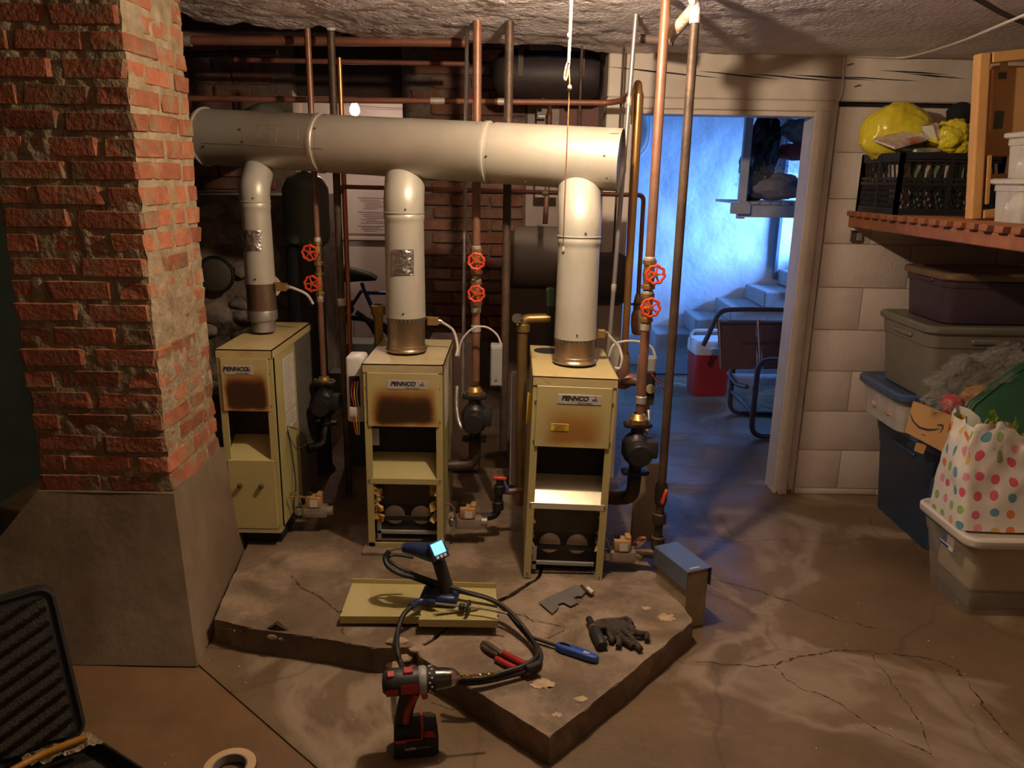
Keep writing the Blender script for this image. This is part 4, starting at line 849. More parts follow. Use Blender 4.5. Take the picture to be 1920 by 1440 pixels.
# the filament light itself sits in this bulb
bo = B().lathe([(.013, -.028), (.014, -.033), (.027, -.052), (.029, -.064), (.024, -.082), (0, -.094)], 18).obj('bulb', film('clear_bulb_glass', (1, .95, .9), .08, 1), lb)
st_ = thing('pull_string', 'knotted cream pull string hanging in front of the flue duct', 'string', aY(1056, 470, 2.24))
sy = 2.24
pts = [aY(x, y, sy) for x, y in ((1071, -4), (1070, 30), (1068, 75), (1066, 118), (1068, 150), (1066, 200), (1062, 300), (1058, 400), (1056, 465))]
B().tube([pts[0]+Vector((0, 0, .07))]+pts[:4], .0042, 8).obj('doubled_cord', cable_y, st_, world=True)
B().tube(pts[3:], .0018, 6).obj('thin_string', mat('thin_string', (.55, .3, .14), .8), st_, world=True)
B().tube(smooth_path([aY(1067, 110, sy), aY(1061, 128, sy), aY(1058, 146, sy), aY(1061, 150, sy), aY(1064, 140, sy), aY(1067, 118, sy)]), .0028, 6).obj('loop', cable_y, st_, world=True)
for (x, y) in ((1067, 68), (1068, 165)): B().sph(aY(x, y, sy), (.006, .006, .009), 10, 8).obj('knot', cable_y, st_, world=True)
B().lathe([(.002, .012), (.005, .006), (.006, -.004), (.0, -.012)], 10, Matrix.Translation(aY(1056, 470, sy))).obj('pull_bead', solder, st_, world=True)
fb = thing('far_bulb', 'lit bare bulb seen through the opening in the brick wall', 'lamp', aY(665, 205, 4.95))
c = aY(665, 205, 4.95)
B().lathe([(0, -.038), (.02, -.032), (.031, -.012), (.029, .008), (.016, .032), (.013, .045)], 18, Matrix.Translation(c)).obj('glass', bulb_glass, fb, world=True)
B().lathe([(.014, .043), (.02, .05), (.022, .09), (.04, .11), (.04, .14)], 14, Matrix.Translation(c)).obj('socket', porcelain, fb, world=True)
B().tube([c+Vector((0, 0, .135)), Vector((c.x, c.y, 2.37))], .005, 8).obj('drop_cord', cable_w, fb, world=True)
tag(B().tube(smooth_path([aY(x, y, 5.592) for x, y in ((600, 190), (640, 196), (690, 202), (760, 205))]), .008, 6).obj('white_cable', cable_w, loc=aY(640, 196, 5.592)), 'white cable drooping behind the far bulb', 'cable')
tag(B().tube(smooth_path([aY(x, y, Y) for x, y, Y in ((1940, 20, 2.3), (1880, 45, 2.6), (1800, 78, 3.1), (1730, 100, 3.5), (1690, 108, 3.62), (1640, 107, 3.625), (1590, 104, 3.625))]), .0045, 6).obj('ceiling_cable', cable_w, loc=aY(1730, 100, 3.5)), 'pale cable slung under the ceiling towards the beam', 'cable')
tag(B().tube(smooth_path([aY(x, y, 3.628) for x, y in ((1584, 102), (1581, 130), (1580, 165), (1574, 185), (1566, 193))]), .004, 6).obj('beam_cable', cable_w, loc=aY(1580, 165, 3.628)), 'thin cable running down over the cracked beam', 'cable')
tag(B().tube(smooth_path([aZ(x, y, 2.06) for x, y in ((1810, -15), (1850, 8), (1880, 25), (1925, 45))]), .008, 8).obj('black_cable', cable_k, loc=aZ(1850, 8, 2.06)), 'black cable looped along the ceiling above the shelf', 'cable')
for (x, y) in ((1588, 123), (1602, 163)):
    p = aY(x, y, WY-.014); tag(B().cyl(p, p+Vector((.02, -.012, .008)), .0022, n=6).obj('bent_nail', iron, loc=p), 'bent nail in the cream beam ' + ('above' if y < 140 else 'below') + ' the split beside the hanging cable', 'nail', 'bent nails in the beam')
# ================================================================== NICHE THINGS
RYX = Matrix.Rotation(math.pi/2, 4, 'Y')
tk = thing('expansion_tank', 'dark green upright pressure tank behind the narrow flue pipe', 'tank', (-.955, 3.62, .1))
B().lathe([(0, 1.535), (.03, 1.53), (.08, 1.505), (.103, 1.46), (.105, 1.42), (.105, 1.26), (.098, 1.22), (.06, 1.19), (0, 1.18)], 32, Matrix.Translation((-.955, 3.62, 0))).obj('vessel', tankg, tk, world=True)
B().lathe([(.075, 1.20), (.085, 1.18), (.085, .12), (.10, .10)], 24, Matrix.Translation((-.975, 3.62, 0))).obj('stand', black_m, tk, world=True)
B().cyl((-.955, 3.62, 1.53), (-.955, 3.62, 1.57), .014, n=12).obj('air_valve', iron, tk, world=True)
cl = thing('cleanout_cover', 'dark round cast cover on the rubble wall behind the column', 'cover', aY(405, 515, 3.75))
c = aY(405, 515, 3.75)
B().lathe([(0, -.012), (.07, -.012), (.082, -.004), (.084, .01)], 32, Matrix.Translation(c) @ Matrix.Rotation(math.pi/2, 4, 'X') @ Matrix.Scale(-1, 4, (0, 0, 1))).obj('disc', mat('dusty_iron', (.10, .085, .06), .6, .3), cl, world=True)
B().tube(arc(c+Vector((0, -.005, 0)), .085, 0, 2*math.pi*31/32, 31), .008, 8, closed=True).obj('rim', blackiron, cl, world=True)
rbm = mat('rubble_stone', (.20, .15, .11), .9, 0, .3, 12, .6, 40, (.33, .27, .22), .5)
rw = B().grid(lambda u, v: Vector((-2.3+1.28*u, 3.80+.05*noise.noise(Vector((u*14, v*16, 0))), 1.42*v)), 40, 50).obj('wall_rubble', rbm, smooth=True); tag(rw, kind='structure')
B().poly([(-2.3, 3.8, 1.42), (-1.02, 3.8, 1.42), (-1.02, 4.5, 1.42), (-2.3, 4.5, 1.42)]).poly([(-1.02, 3.8, 0), (-1.02, 4.5, 0), (-1.02, 4.5, 1.42), (-1.02, 3.8, 1.42)]).obj('rubble_ledge', rbm, rw, smooth=False)
for k in range(26):
    x, z = -1.55+.5*random.random(), .3+1.05*random.random(); b = B(); bmesh.ops.create_icosphere(b.bm, subdivisions=2, radius=1); b.jit(.25, 1.3, k*3.1); b.bm.transform(Matrix.Translation((x, 3.80, z)) @ Matrix.Diagonal((random.uniform(.05, .1), .035, random.uniform(.035, .06), 1))); b.obj('stone', rbm, rw, smooth=True)
FY = 5.6
wa = thing('wall_panel', 'white panel with printed notices on the wall of the room behind', 'panel', aY(700, 436, FY))
p0, p1 = aY(648, 438, FY), aY(748, 356, FY)
pn = B().bx(p0.x, p1.x, FY-.025, FY, p0.z, p1.z, .006).obj('panel_door', appl, wa, world=True, smooth=False)
b = B(); G_ = FY-.0262
for ya in (371, 398, 424): z = aY(690, ya, G_).z; b.bx(aY(671, ya, G_).x, aY(730, ya, G_).x, G_-.001, G_, z-.003, z+.003)
for yy in [375+3.2*k for k in range(6)]+[402+3.2*k for k in range(6)]+[427, 430, 433]:
    z = aY(690, yy, G_).z; x0 = aY(674+random.random()*14, yy, G_).x; b.bx(x0, aY(705+random.random()*25, yy, G_).x, G_-.001, G_, z-.002, z+.002)
b.obj('notice_print', mat('faded_print', (.32, .27, .25), .6), pn, world=True, smooth=False)
z = aY(690, 446, FY).z; tag(B().bx(-1.6, .4, FY-.04, FY, z-.015, z+.012, .004).obj('trim_8', appl, smooth=False), kind='structure')
# hung compression tank
ct = thing('ceiling_tank', 'dark maroon cylindrical tank hung under the ceiling beside the beam', 'tank', aY(1040, 140, 3.95))
ca, cb_ = aY(925, 141, 4.0), aY(1128, 140, 4.0); ca.z = cb_.z = (ca.z+cb_.z)/2
B().lathe([(0, 0), (.06, .006), (.095, .03), (.108, .06), (.108, (cb_-ca).length-.05), (.098, (cb_-ca).length-.02), (.06, (cb_-ca).length-.004), (0, (cb_-ca).length)], 32, Matrix.Translation(ca) @ (cb_-ca).to_track_quat('Z', 'Y').to_matrix().to_4x4()).obj('shell', tankd, ct, world=True)
for f_ in (.25, .8): B().bx(ca.lerp(cb_, f_).x-.012, ca.lerp(cb_, f_).x+.012, 3.885, 3.89, ca.z-.02, 2.36).obj('strap', iron, ct, world=True)
for px in (1018, 1065): p = aY(px, 190, 4.0); B().tube([p, p+Vector((0, 0, .06))], .011, 10).obj('drain_stub', iron, ct, world=True)
bp_ = thing('brown_board', 'reddish brown board behind the end of the duct', 'board', aY(1085, 250, 4.3)); q0, q1 = aY(1048, 262, 4.3), aY(1126, 186, 4.3)
B().bx(q0.x, q1.x, 4.3, 4.33, q0.z, q1.z, .002).obj('panel', mat('red_brown_paint', (.24, .10, .085), .6), bp_, world=True, smooth=False)
B().bx(q0.x-.12, q0.x, 4.31, 4.34, q0.z-.3, q1.z-.03, .002).obj('backing', block_grey, bp_, world=True, smooth=False)
sv = thing('small_valve', 'little valve body with blue tag behind the top of the duct', 'valve', aY(1025, 225, 4.2))
B().lathe([(.008, -.05), (.014, -.03), (.014, .03), (.008, .05)], 12, Matrix.Translation(aY(1030, 222, 4.2))).obj('body', redcopper, sv, world=True)
B().tube([aY(1030, 222, 4.2), aY(1032, 170, 4.15)], .008, 8).obj('riser', redcopper, sv, world=True)
B().box(aY(1016, 218, 4.2), (.04, .01, .012), None, .002).obj('tag', bluep, sv, world=True)
# grey horizontal tank with dark end behind third flue
gt = thing('grey_tank', 'grey horizontal tank on a brown cabinet against the niche wall', 'tank', (.2, 4.2, .6))
gz0 = aY(1000, 560, 4.1).z
B().lathe([(0, 0), (.10, .01), (.16, .04), (.17, .08), (.17, .40), (.16, .43), (0, .44)], 32, Matrix.Translation((-.04, 4.27, gz0+.20)) @ RYX).obj('shell', tankgrey, gt, world=True)
B().bx(-.03, .38, 4.12, 4.44, .0, gz0+.045, .006).obj('cabinet', mat('brown_grey_cabinet', (.15, .11, .085), .6), gt, world=True, smooth=False)
dt = thing('dark_tank', 'dark brown horizontal tank hung behind the flue nearest the doorway', 'tank', aY(1110, 574, 3.5))
d0, d1 = aY(1039, 522, 3.5), aY(1184, 524, 3.5); dl = (d1-d0).length
B().lathe([(0, 0), (.07, .008), (.105, .03), (.12, .06), (.12, dl-.06), (.105, dl-.03), (.07, dl-.008), (0, dl)], 36, Matrix.Translation(d0) @ (d1-d0).to_track_quat('Z', 'Y').to_matrix().to_4x4()).obj('shell', mat('dark_tank_shell', (.05, .038, .03), .55), dt, world=True)
for f_ in (.25, .75): q = d0.lerp(d1, f_); B().tube([q+Vector((0, 0, .11)), Vector((q.x, q.y, 2.06))], .005, 8).obj('hanger_rod', iron, dt, world=True)
# bicycle
bk = thing('bicycle', 'blue bicycle with black saddle parked in the lit room behind', 'bicycle', (-.8, 4.92, 0))
by = 4.92; K = lambda x, y: aY(x, y, by)
B().tube(smooth_path([K(640, 512), K(655, 514), K(675, 516), K(695, 519), K(706, 522)]), [.058, .052, .04, .028, .014], 12, ry=.03).obj('saddle', rubber, bk, world=True)
sp_, bbk = K(678, 530), K(655, 615)
B().tube([sp_, K(684, 548)], .012, 10).tube([K(678, 545), K(655, 580), K(645, 612)], .011, 10).tube([K(684, 546), K(697, 575)], .014, 10).tube([K(685, 549), K(760, 550), K(800, 552)], .012, 10).tube([K(697, 575), K(705, 600), K(790, 650)], .013, 10).obj('frame', bikeblue, bk, world=True)
wc = K(640, 690)
for cx_ in (K(664, 640), K(820, 660)):
    cc = Vector((cx_.x, by+.02, .33)); w = B().tube(arc(cc, .30, 0, 2*math.pi*39/40, 39), .018, 8, closed=True).obj('tyre', rubber, bk, world=True)
    b = B(); 
    for k in range(12): a = math.pi*2*k/12; b.tube([cc, cc+Vector((math.cos(a)*.29, 0, math.sin(a)*.29))], .0015, 4)
    b.obj('spokes', steel_m, w, world=True)
B().tube(smooth_path([K(668, 585), K(685, 598), K(700, 618), K(712, 645)]), .016, 8, ry=.022).obj('mudguard', rubber, bk, world=True)
B().lathe([(0, -.01), (.03, -.01), (.032, 0), (.03, .01)], 20, Matrix.Translation(K(655, 580)) @ Matrix.Rotation(math.pi/2, 4, 'X')).obj('derailleur', blackiron, bk, world=True)
B().box(K(662, 567), (.03, .015, .02), Euler((0, .4, 0)), .003).obj('reflector', redp, bk, world=True)
# clutter behind the boilers
def boxy(name, label, cat, x0, y0, x1, y1, Y, d, m, extras=None):
    p, q = aY(x0, y1, Y), aY(x1, y0, Y); t = thing(name, label, cat, ((p.x+q.x)/2, Y, p.z))
    B().bx(p.x, q.x, Y, Y+d, p.z, q.z, .004, 2).obj('case', m, t, world=True, smooth=False)
    if extras: extras(t, p, q, Y)
    return t
def aqu(t, p, q, Y):
    B().bx(p.x+.004, q.x-.004, Y-.006, Y, p.z+.006, q.z-.008, .002).obj('cover', mat('pale_grey_cover', (.36, .37, .36), .45, .2), t, world=True, smooth=False)
    B().cyl(Vector(((p.x+q.x)/2, Y-.006, p.z+.03)), Vector(((p.x+q.x)/2, Y-.009, p.z+.03)), .004, n=8).obj('screw', steel_m, t, world=True)
boxy('aquastat_box', 'pale grey control box with a looping cable right of the middle boiler', 'control box', 919, 648, 942, 725, 3.0, .06, grey_m, aqu)
tag(B().tube(smooth_path([aY(x, y, 3.03) for x, y in ((860, 668), (865, 640), (885, 617), (910, 613), (932, 628), (941, 652))]), .004, 8).obj('looped_cable', cable_w, loc=aY(885, 617, 3.03)), 'white cable arching over to the pale grey control box', 'cable')
def aq3(t, p, q, Y):
    B().bx(p.x+.02, q.x-.004, Y-.02, Y, p.z+.03, q.z-.05, .004).obj('relay', black_m, t, world=True, smooth=False)
    B().cyl(Vector((q.x-.022, Y-.022, p.z+.075)), Vector((q.x-.022, Y-.03, p.z+.075)), .018, n=20).obj('dial', mat('yellowed_dial', (.42, .40, .22), .5), t, world=True)
    for k in range(3): B().tube(smooth_path([Vector((q.x-.02, Y-.02, q.z-.06)), Vector((q.x+.0, Y-.05, q.z-.07-.01*k)), Vector((q.x+.03, Y-.03, q.z-.09-.012*k))]), .002, 5).obj('wire', wire_m[0], t, world=True)
boxy('aquastat_box', 'open control box with red wires behind the riser at the doorway', 'control box', 1195, 672, 1232, 760, 2.92, .06, grey_m, aq3)
tag(B().tube(smooth_path([aY(x, y, 2.96) for x, y in ((1142, 668), (1150, 648), (1170, 640), (1200, 641), (1222, 652), (1230, 675))]), .005, 8).obj('looped_cable', cable_w, loc=aY(1170, 640, 2.96)), 'white cable arching over to the open control box by the doorway', 'cable')
# helical armoured cable
def flexc(label, P, r):
    Q = smooth_path(P, 30); b = B(); b.tube(Q, r*.8, 8)
    for k in range(0, len(Q)-1, 2):
        t = (Q[k+1]-Q[k]).normalized(); u = t.cross(Vector((0, 1, 0))).normalized(); v = t.cross(u); b.tube([Q[k]+u*(r*math.cos(a))+v*(r*math.sin(a)) for a in [2*math.pi*i/8 for i in range(8)]], r*.3, 4, closed=True)
    return tag(b.obj('armoured_cable', galv, loc=P[0]), label, 'cable')
flexc('armoured flexible conduit curling at the side of the middle boiler', [aY(x, y, 2.97) for x, y in ((857, 725), (856, 760), (860, 790), (868, 805))], .0065)
flexc('short armoured flexible conduit below the open control box', [aY(x, y, 2.88) for x, y in ((1216, 770), (1217, 790), (1214, 808))], .006)
# relief piping and vents
rp = thing('relief_piping', 'dull brass relief piping with a green air vent behind the third boiler', 'pipe', aY(1030, 610, 3.25))
B().tube(bent([Vector((aY(980, 700, 3.25).x, 3.25, .08)), aY(980, 598, 3.25), aY(1032, 597, 3.25)], .03), .022, 14).obj('pipe', brass, rp, world=True)
B().lathe([(.024, -.02), (.03, -.014), (.03, .014), (.024, .02)], 10, Matrix.Translation(aY(981, 615, 3.25))).obj('union', brass, rp, world=True)
B().cyl(aY(974, 597, 3.23), aY(968, 597, 3.2), .02, n=14).obj('open_end', steel_m, rp, world=True)
B().tube([aY(1031, 560, 3.25), aY(1031, 650, 3.25)], .018, 12).obj('tee', blackiron, rp, world=True)
B().lathe([(.018, -.04), (.02, -.035), (.02, .03), (.01, .04), (0, .042)], 16, Matrix.Translation(aY(1032, 556, 3.25))).obj('air_vent', mat('green_vent', (.05, .09, .05), .4), rp, world=True)
sp2 = thing('supply_stub', 'brass stub pipe with a wide cap behind the middle boiler', 'pipe', aY(710, 640, 3.3))
B().tube([Vector((aY(709, 665, 3.35).x, 3.35, .08)), aY(709, 575, 3.35)], .02, 14).lathe([(.03, 0), (.032, .005), (.032, .04), (.02, .045)], 14, Matrix.Translation(aY(709, 590, 3.35))).obj('pipe', brass, sp2, world=True)
for lab, x0, y0, x1, y1, Y, d, m_ in (('dark green battery-like case on the floor behind the middle boiler', 648, 645, 700, 905, 3.7, .15, mat('dark_green_case', (.05, .06, .05), .5)), ('small dark grey case right of the boiler by the column', 618, 700, 648, 760, 3.5, .1, mat('dark_case', (.08, .075, .07), .6)), ('brown tank flank between middle boiler and iron pipe', 806, 640, 900, 880, 3.6, .2, mat('brown_flank', (.10, .06, .045), .6)), ('grey panel beside the iron pipe low behind the boilers', 955, 700, 985, 910, 3.4, .05, block_grey)):
    boxy('storage_case', lab, 'case', x0, y0, x1, y1, Y, d, m_)
tag(B().bx(aY(1215, 870, 2.88).x-.05, aY(1215, 870, 2.88).x+.05, 2.88, 2.9, .10, aY(1215, 870, 2.88).z, .004).obj('pale_panel', mat('dull_tan_panel', (.27, .21, .14), .6), loc=Vector((.49, 2.88, .1))), 'dull tan panel standing behind the pump at the doorway', 'panel')
# ================================================================== THINGS ON THE PAD
# removed boiler covers
def cover(label, pts, z, lip, thk=.006):
    t = thing('boiler_cover', label, 'cover', aZ(*pts[0], z), 0, 'removed boiler covers lying on the pad')
    P = [aZ(x, y, z) for x, y in pts]; b = B(); b.prism([(p.x, p.y) for p in P], thk, Matrix.Translation((0, 0, z-thk)), .0012, 1); b.obj('sheet', boiler_m, t, world=True, smooth=False)
    a, c = P[2], P[3]   # back edge flange
    d = (c-a).normalized(); nrm = Vector((0, 0, 1)); b = B()
    M = Matrix.Translation((a+c)/2+Vector((0, .002, lip/2))) @ Vector(d).to_track_quat('X', 'Z').to_matrix().to_4x4()
    bmesh.ops.create_cube(b.bm, size=1, matrix=M @ Matrix.Diagonal(((c-a).length, .004, lip, 1))); b.obj('back_flange', rusttop, t, world=True, smooth=False)
    a, c = P[0], P[1]; d = (c-a).normalized(); b = B(); M = Matrix.Translation((a+c)/2+Vector((0, -.001, -.012))) @ d.to_track_quat('X', 'Z').to_matrix().to_4x4()
    bmesh.ops.create_cube(b.bm, size=1, matrix=M @ Matrix.Diagonal(((c-a).length, .004, .026, 1))); b.obj('front_flange', boiler_m, t, world=True, smooth=False)
    for k in (0, 1):
        f_ = P[k].lerp(P[3-k], .12); B().cyl(f_, f_+Vector((0, 0, .0012)), .004, n=10).obj('screw_hole', black_m, t, world=True)
    return t
cover('flat olive cream boiler cover lying under the meter', [(637, 1155), (800, 1156), (800, 1096), (660, 1093)], .128, .016)
cover('raised olive cream boiler cover overlapping the flat one', [(785, 1161), (934, 1163), (930, 1103), (800, 1099)], .146, .018)
# combustion meter
an = thing('combustion_meter', 'dark blue handheld combustion meter standing on the covers with lit screen', 'meter', aZ(820, 1130, .152), 0)
o_ = aZ(822, 1128, .152); ax = o_.y+.01
E_ = lambda x, y, Y=None: aY(x, y, Y or ax)
B().box(o_+Vector((.005, .012, .018)), (.125, .085, .034), Euler((0, 0, -.12)), .014, 3).obj('base', navy, an, world=True)
B().tube(smooth_path([E_(838, 1112), E_(834, 1090), E_(827, 1066), E_(822, 1050)]), [.026, .023, .021, .024, .024, .024, .022, .022, .022, .022, .022, .022, .022, .022, .022, .022, .022, .022, .024][:19], 16, ry=.026).obj('handle', mat('soft_black_grip', (.02, .02, .022), .6), an, world=True)
hp = smooth_path([E_(757, 1027, ax+.03), E_(775, 1029, ax+.02), E_(800, 1034, ax+.005), E_(822, 1038, ax-.01)], 4)
B().tube(hp, [.016, .018, .019, .02, .022, .024, .026, .028, .030, .031, .032, .032, .031][:len(hp)], 16).obj('head', navy, an, world=True)
sc0 = E_(822, 1029, ax-.035); nrm = (CAM-sc0).normalized(); nrm = (nrm+Vector((.15, 0, .2))).normalized()
rx = (Vector((1, 0, 0))*math.cos(.5)+Vector((0, 0, 1))*math.sin(.5)); rx = (rx-nrm*rx.dot(nrm)).normalized(); ryv = nrm.cross(rx); SM = Matrix((rx, ryv, nrm)).transposed().to_4x4(); SM.translation = sc0
b = B(); b.prism([(-.027, -.034), (.027, -.034), (.027, .027), (-.027, .027)], .02, SM @ Matrix.Translation((0, 0, -.018)), .005, 2); b.obj('bezel', navy, an, world=True)
scr = B(); scr.prism([(-.020, -.017), (.020, -.017), (.020, .021), (-.020, .021)], .001, SM @ Matrix.Translation((0, 0, .002))); scr.obj('screen', screen_m, an, world=True, smooth=False)
for k in range(3): B().prism([(-.018+.013*k, -.031), (-.009+.013*k, -.031), (-.009+.013*k, -.021), (-.018+.013*k, -.021)], .003, SM @ Matrix.Translation((0, 0, .002)), .001, 1).obj('button', coolwhite, an, world=True)
B().tube([E_(757, 1027, ax+.03), E_(738, 1030, ax+.03), E_(730, 1033, ax+.03)], .005, 10).obj('inlet_tube', steel_m, an, world=True)
hz = .16
hose = [E_(730, 1033, ax+.03), E_(722, 1046, ax+.02), E_(728, 1062, ax), E_(748, 1075, ax-.01), E_(775, 1083, ax-.01), aZ(815, 1097, .19), aZ(870, 1110, .18), aZ(915, 1122, .17), aZ(945, 1140, .15), aZ(972, 1172, .125), aZ(1000, 1205, .115), aZ(1013, 1225, .112), aZ(1010, 1243, .112), aZ(990, 1256, .112), aZ(950, 1268, .112), aZ(905, 1278, .112), aZ(870, 1280, .112), aZ(840, 1272, .112)]
B().tube(smooth_path(hose), .0085, 10).obj('hose', rubber, an, world=True)
hose2 = [aZ(843, 1272, .130), aZ(900, 1271, .130), aZ(950, 1258, .130), aZ(985, 1246, .130), aZ(1008, 1226, .130), aZ(996, 1195, .13), aZ(960, 1150, .16), aZ(930, 1128, .18), aZ(880, 1112, .20), E_(820, 1092, ax), E_(780, 1078, ax), E_(745, 1062, ax), E_(728, 1048, ax+.03), E_(740, 1040, ax+.05), E_(775, 1045, ax+.06)]
B().tube(smooth_path(hose2), .006, 8).obj('hose', rubber, an, world=True)
B().box(aZ(1000, 1250, .125), (.05, .02, .022), Euler((0, 0, .5)), .004).obj('hose_clip', black_m, an, world=True)
# probe
pr_ = thing('flue_probe', 'steel flue probe with a black stop disc and blue handle beside the meter', 'probe', aZ(830, 1130, .16))
pz = .175
B().tube([aZ(815, 1131, pz), aZ(905, 1141, pz), aZ(951, 1150, pz)], .0038, 10).obj('rod', steel_m, pr_, world=True)
B().tube(smooth_path([aZ(817, 1131, pz), aZ(800, 1127, pz), aZ(785, 1128, pz), aZ(770, 1138, pz)]), .011, 12).obj('handle', navy, pr_, world=True)
c = aZ(878, 1139, pz); dr = (aZ(951, 1150, pz)-aZ(815, 1131, pz)).normalized()
B().cyl(c-dr*.003, c+dr*.003, .024, n=24).obj('stop_disc', rubber, pr_, world=True)
B().cyl(c-dr*.03, c-dr*.012, .011, n=14).obj('stop_collar', rubber, pr_, world=True)
B().prism([(0, 0), (.14, .035), (.15, .05), (.02, .018)], .004, Matrix.Translation(aZ(812, 1153, .152))).obj('clip_blade', mat('olive_strip', (.35, .28, .13), .5), pr_, world=True, smooth=False)
ph = [aZ(772, 1137, pz), aZ(757, 1152, .16), aZ(748, 1175, .14), aZ(744, 1200, .13), aZ(746, 1225, .12), aZ(752, 1245, .10), aY(760, 1262, 1.95), aY(770, 1268, 1.9)]
B().tube(smooth_path(ph), .008, 10).obj('hose', rubber, pr_, world=True)
# pliers
pz = PZ_+.0105
plr = thing('pliers', 'pliers with red grips lying on the pad under the hose', 'pliers', aZ(940, 1235, PZ_))
jp = smooth_path([aZ(902, 1207, pz), aZ(915, 1220, pz), aZ(933, 1230, pz)], 4); B().tube(jp, [.004, .006, .008, .009, .009, .009, .009, .008, .008][:len(jp)], 10).obj('jaw', iron, plr, world=True)
jp = smooth_path([aZ(905, 1203, pz+.004), aZ(922, 1213, pz+.004), aZ(942, 1228, pz+.004)], 4); B().tube(jp, [.004, .006, .008, .009, .009, .009, .009, .008, .008][:len(jp)], 10).obj('jaw', mat('worn_plier_steel', (.2, .17, .13), .4, .7), plr, world=True)
B().tube(smooth_path([aZ(930, 1235, pz), aZ(945, 1243, pz), aZ(965, 1253, pz), aZ(985, 1262, pz)]), .010, 12).obj('grip', redp, plr, world=True)
B().tube(smooth_path([aZ(942, 1224, pz+.002), aZ(960, 1233, pz+.002), aZ(980, 1243, pz+.002), aZ(1000, 1250, pz+.002)]), .010, 12).obj('grip', redp, plr, world=True)
# lighter
lt = thing('gas_lighter', 'bright blue long reach lighter with black wand on the pad', 'lighter', aZ(1080, 1225, PZ_))
a0, a1 = aZ(1043, 1211, PZ_+.014), aZ(1122, 1237, PZ_+.014); d = (a1-a0); L_ = d.length; d.normalize(); LM = Matrix.Translation(a0) @ d.to_track_quat('X', 'Z').to_matrix().to_4x4()
B().prism([(0, -.008), (0, .012), (.018, .017), (.06, .016), (L_*.7, .015), (L_*.93, .014), (L_, .004), (L_*.97, -.010), (L_*.8, -.014), (.05, -.013), (.02, -.014)], .022, LM @ Matrix.Translation((0, 0, -.011)), .006, 3).obj('body', bluep, lt, world=True)
B().tube([LM @ Vector(p) for p in ((.012, .002, .0118), (.028, .004, .0118), (.044, .003, .0118))], [.005, .0075, .005], 10, ry=.002).obj('trigger_slot', black_m, lt, world=True)
text('BIC', .014, paper_m, lt, MWORLD[lt.name].inverted() @ LM @ Matrix.Translation((L_*.72, 0, .0113)), 'lettering', 0.0, .0004)
B().tube([LM @ Vector((.004, .002, 0)), aZ(1000, 1196, PZ_+.016), aZ(990, 1193, PZ_+.016)], .0055, 10).obj('wand', rubber, lt, world=True)
# gloves and flashlight
gl = thing('work_gloves', 'pair of charcoal knit work gloves heaped on the pad', 'gloves', aZ(1170, 1190, PZ_))
gz = PZ_+.003
def finger(px, r, m=glove_m):
    q = smooth_path([aZ(x, y, gz+h_) for x, y, h_ in px], 4); return B().tube(q, [r*(1.0-.0*k/len(q)) for k in range(len(q)-1)]+[r*.55], 10, ry=r*.8)
b = B(); b.sph(aZ(1160, 1175, gz+.022), (.062, .038, .022), 20, 12, Euler((0, 0, -.35)).to_matrix().to_4x4()); b.jit(.012, 30); b.obj('palm', glove_m, gl, world=True)
b = B(); b.sph(aZ(1128, 1172, gz+.016), (.035, .03, .016), 16, 10, Euler((0, 0, -.6)).to_matrix().to_4x4()); b.jit(.01, 34); b.obj('cuff', glove_m, gl, world=True)
for pts in (((1175, 1178, .03), (1195, 1188, .018), (1212, 1190, .014), (1213, 1200, .012)), ((1165, 1182, .03), (1182, 1195, .02), (1196, 1212, .013), (1202, 1219, .010)), ((1155, 1185, .03), (1172, 1200, .018), (1186, 1212, .012)), ((1150, 1185, .025), (1160, 1200, .015), (1159, 1212, .012)), ((1140, 1185, .02), (1147, 1198, .012), (1145, 1204, .010)), ((1160, 1165, .035), (1175, 1162, .03), (1185, 1172, .025))):
    finger(pts, .0115).obj('glove_finger', glove_m, gl, world=True)
fl = thing('flashlight', 'short black flashlight with dark brass ring leaning on the gloves', 'flashlight', aZ(1112, 1180, PZ_))
f0, f1 = aZ(1104, 1160, PZ_+.0195), aZ(1130, 1212, PZ_+.0195); d = (f1-f0); 
B().lathe([(0, 0), (.011, 0), (.012, .01), (.012, d.length*.3), (.017, d.length*.42), (.019, d.length*.55), (.019, d.length*.95), (.015, d.length), (0, d.length)], 20, Matrix.Translation(f0) @ d.to_track_quat('Z', 'Y').to_matrix().to_4x4()).obj('barrel', rubber, fl, world=True)
B().lathe([(.0125, d.length*.3), (.0165, d.length*.36), (.0165, d.length*.40), (.0125, d.length*.40)], 20, Matrix.Translation(f0) @ d.to_track_quat('Z', 'Y').to_matrix().to_4x4()).obj('ring', brass, fl, world=True)
# igniter plate
ig = thing('igniter_plate', 'bent grey metal plate with a white ceramic igniter on the pad', 'plate', aZ(1060, 1125, PZ_))
cut = [aZ(x, y, PZ_+.006) for x, y in ((1010, 1130), (1080, 1098), (1098, 1112), (1090, 1120), (1082, 1119), (1076, 1123), (1085, 1131), (1070, 1138), (1056, 1131), (1046, 1134), (1048, 1140), (1036, 1152))]
B().prism([(p.x, p.y) for p in cut], .0018, Matrix.Translation((0, 0, PZ_+.008))).obj('plate', galv, ig, world=True, smooth=False)
B().cyl(aZ(1102, 1103, PZ_+.016), aZ(1112, 1112, PZ_+.014), .008, n=14).obj('ceramic', porcelain, ig, world=True)
B().tube(smooth_path([aZ(1090, 1098, PZ_+.018), aZ(1098, 1106, PZ_+.014), aZ(1110, 1116, PZ_+.01)]), .005, 8).obj('bracket', iron, ig, world=True)
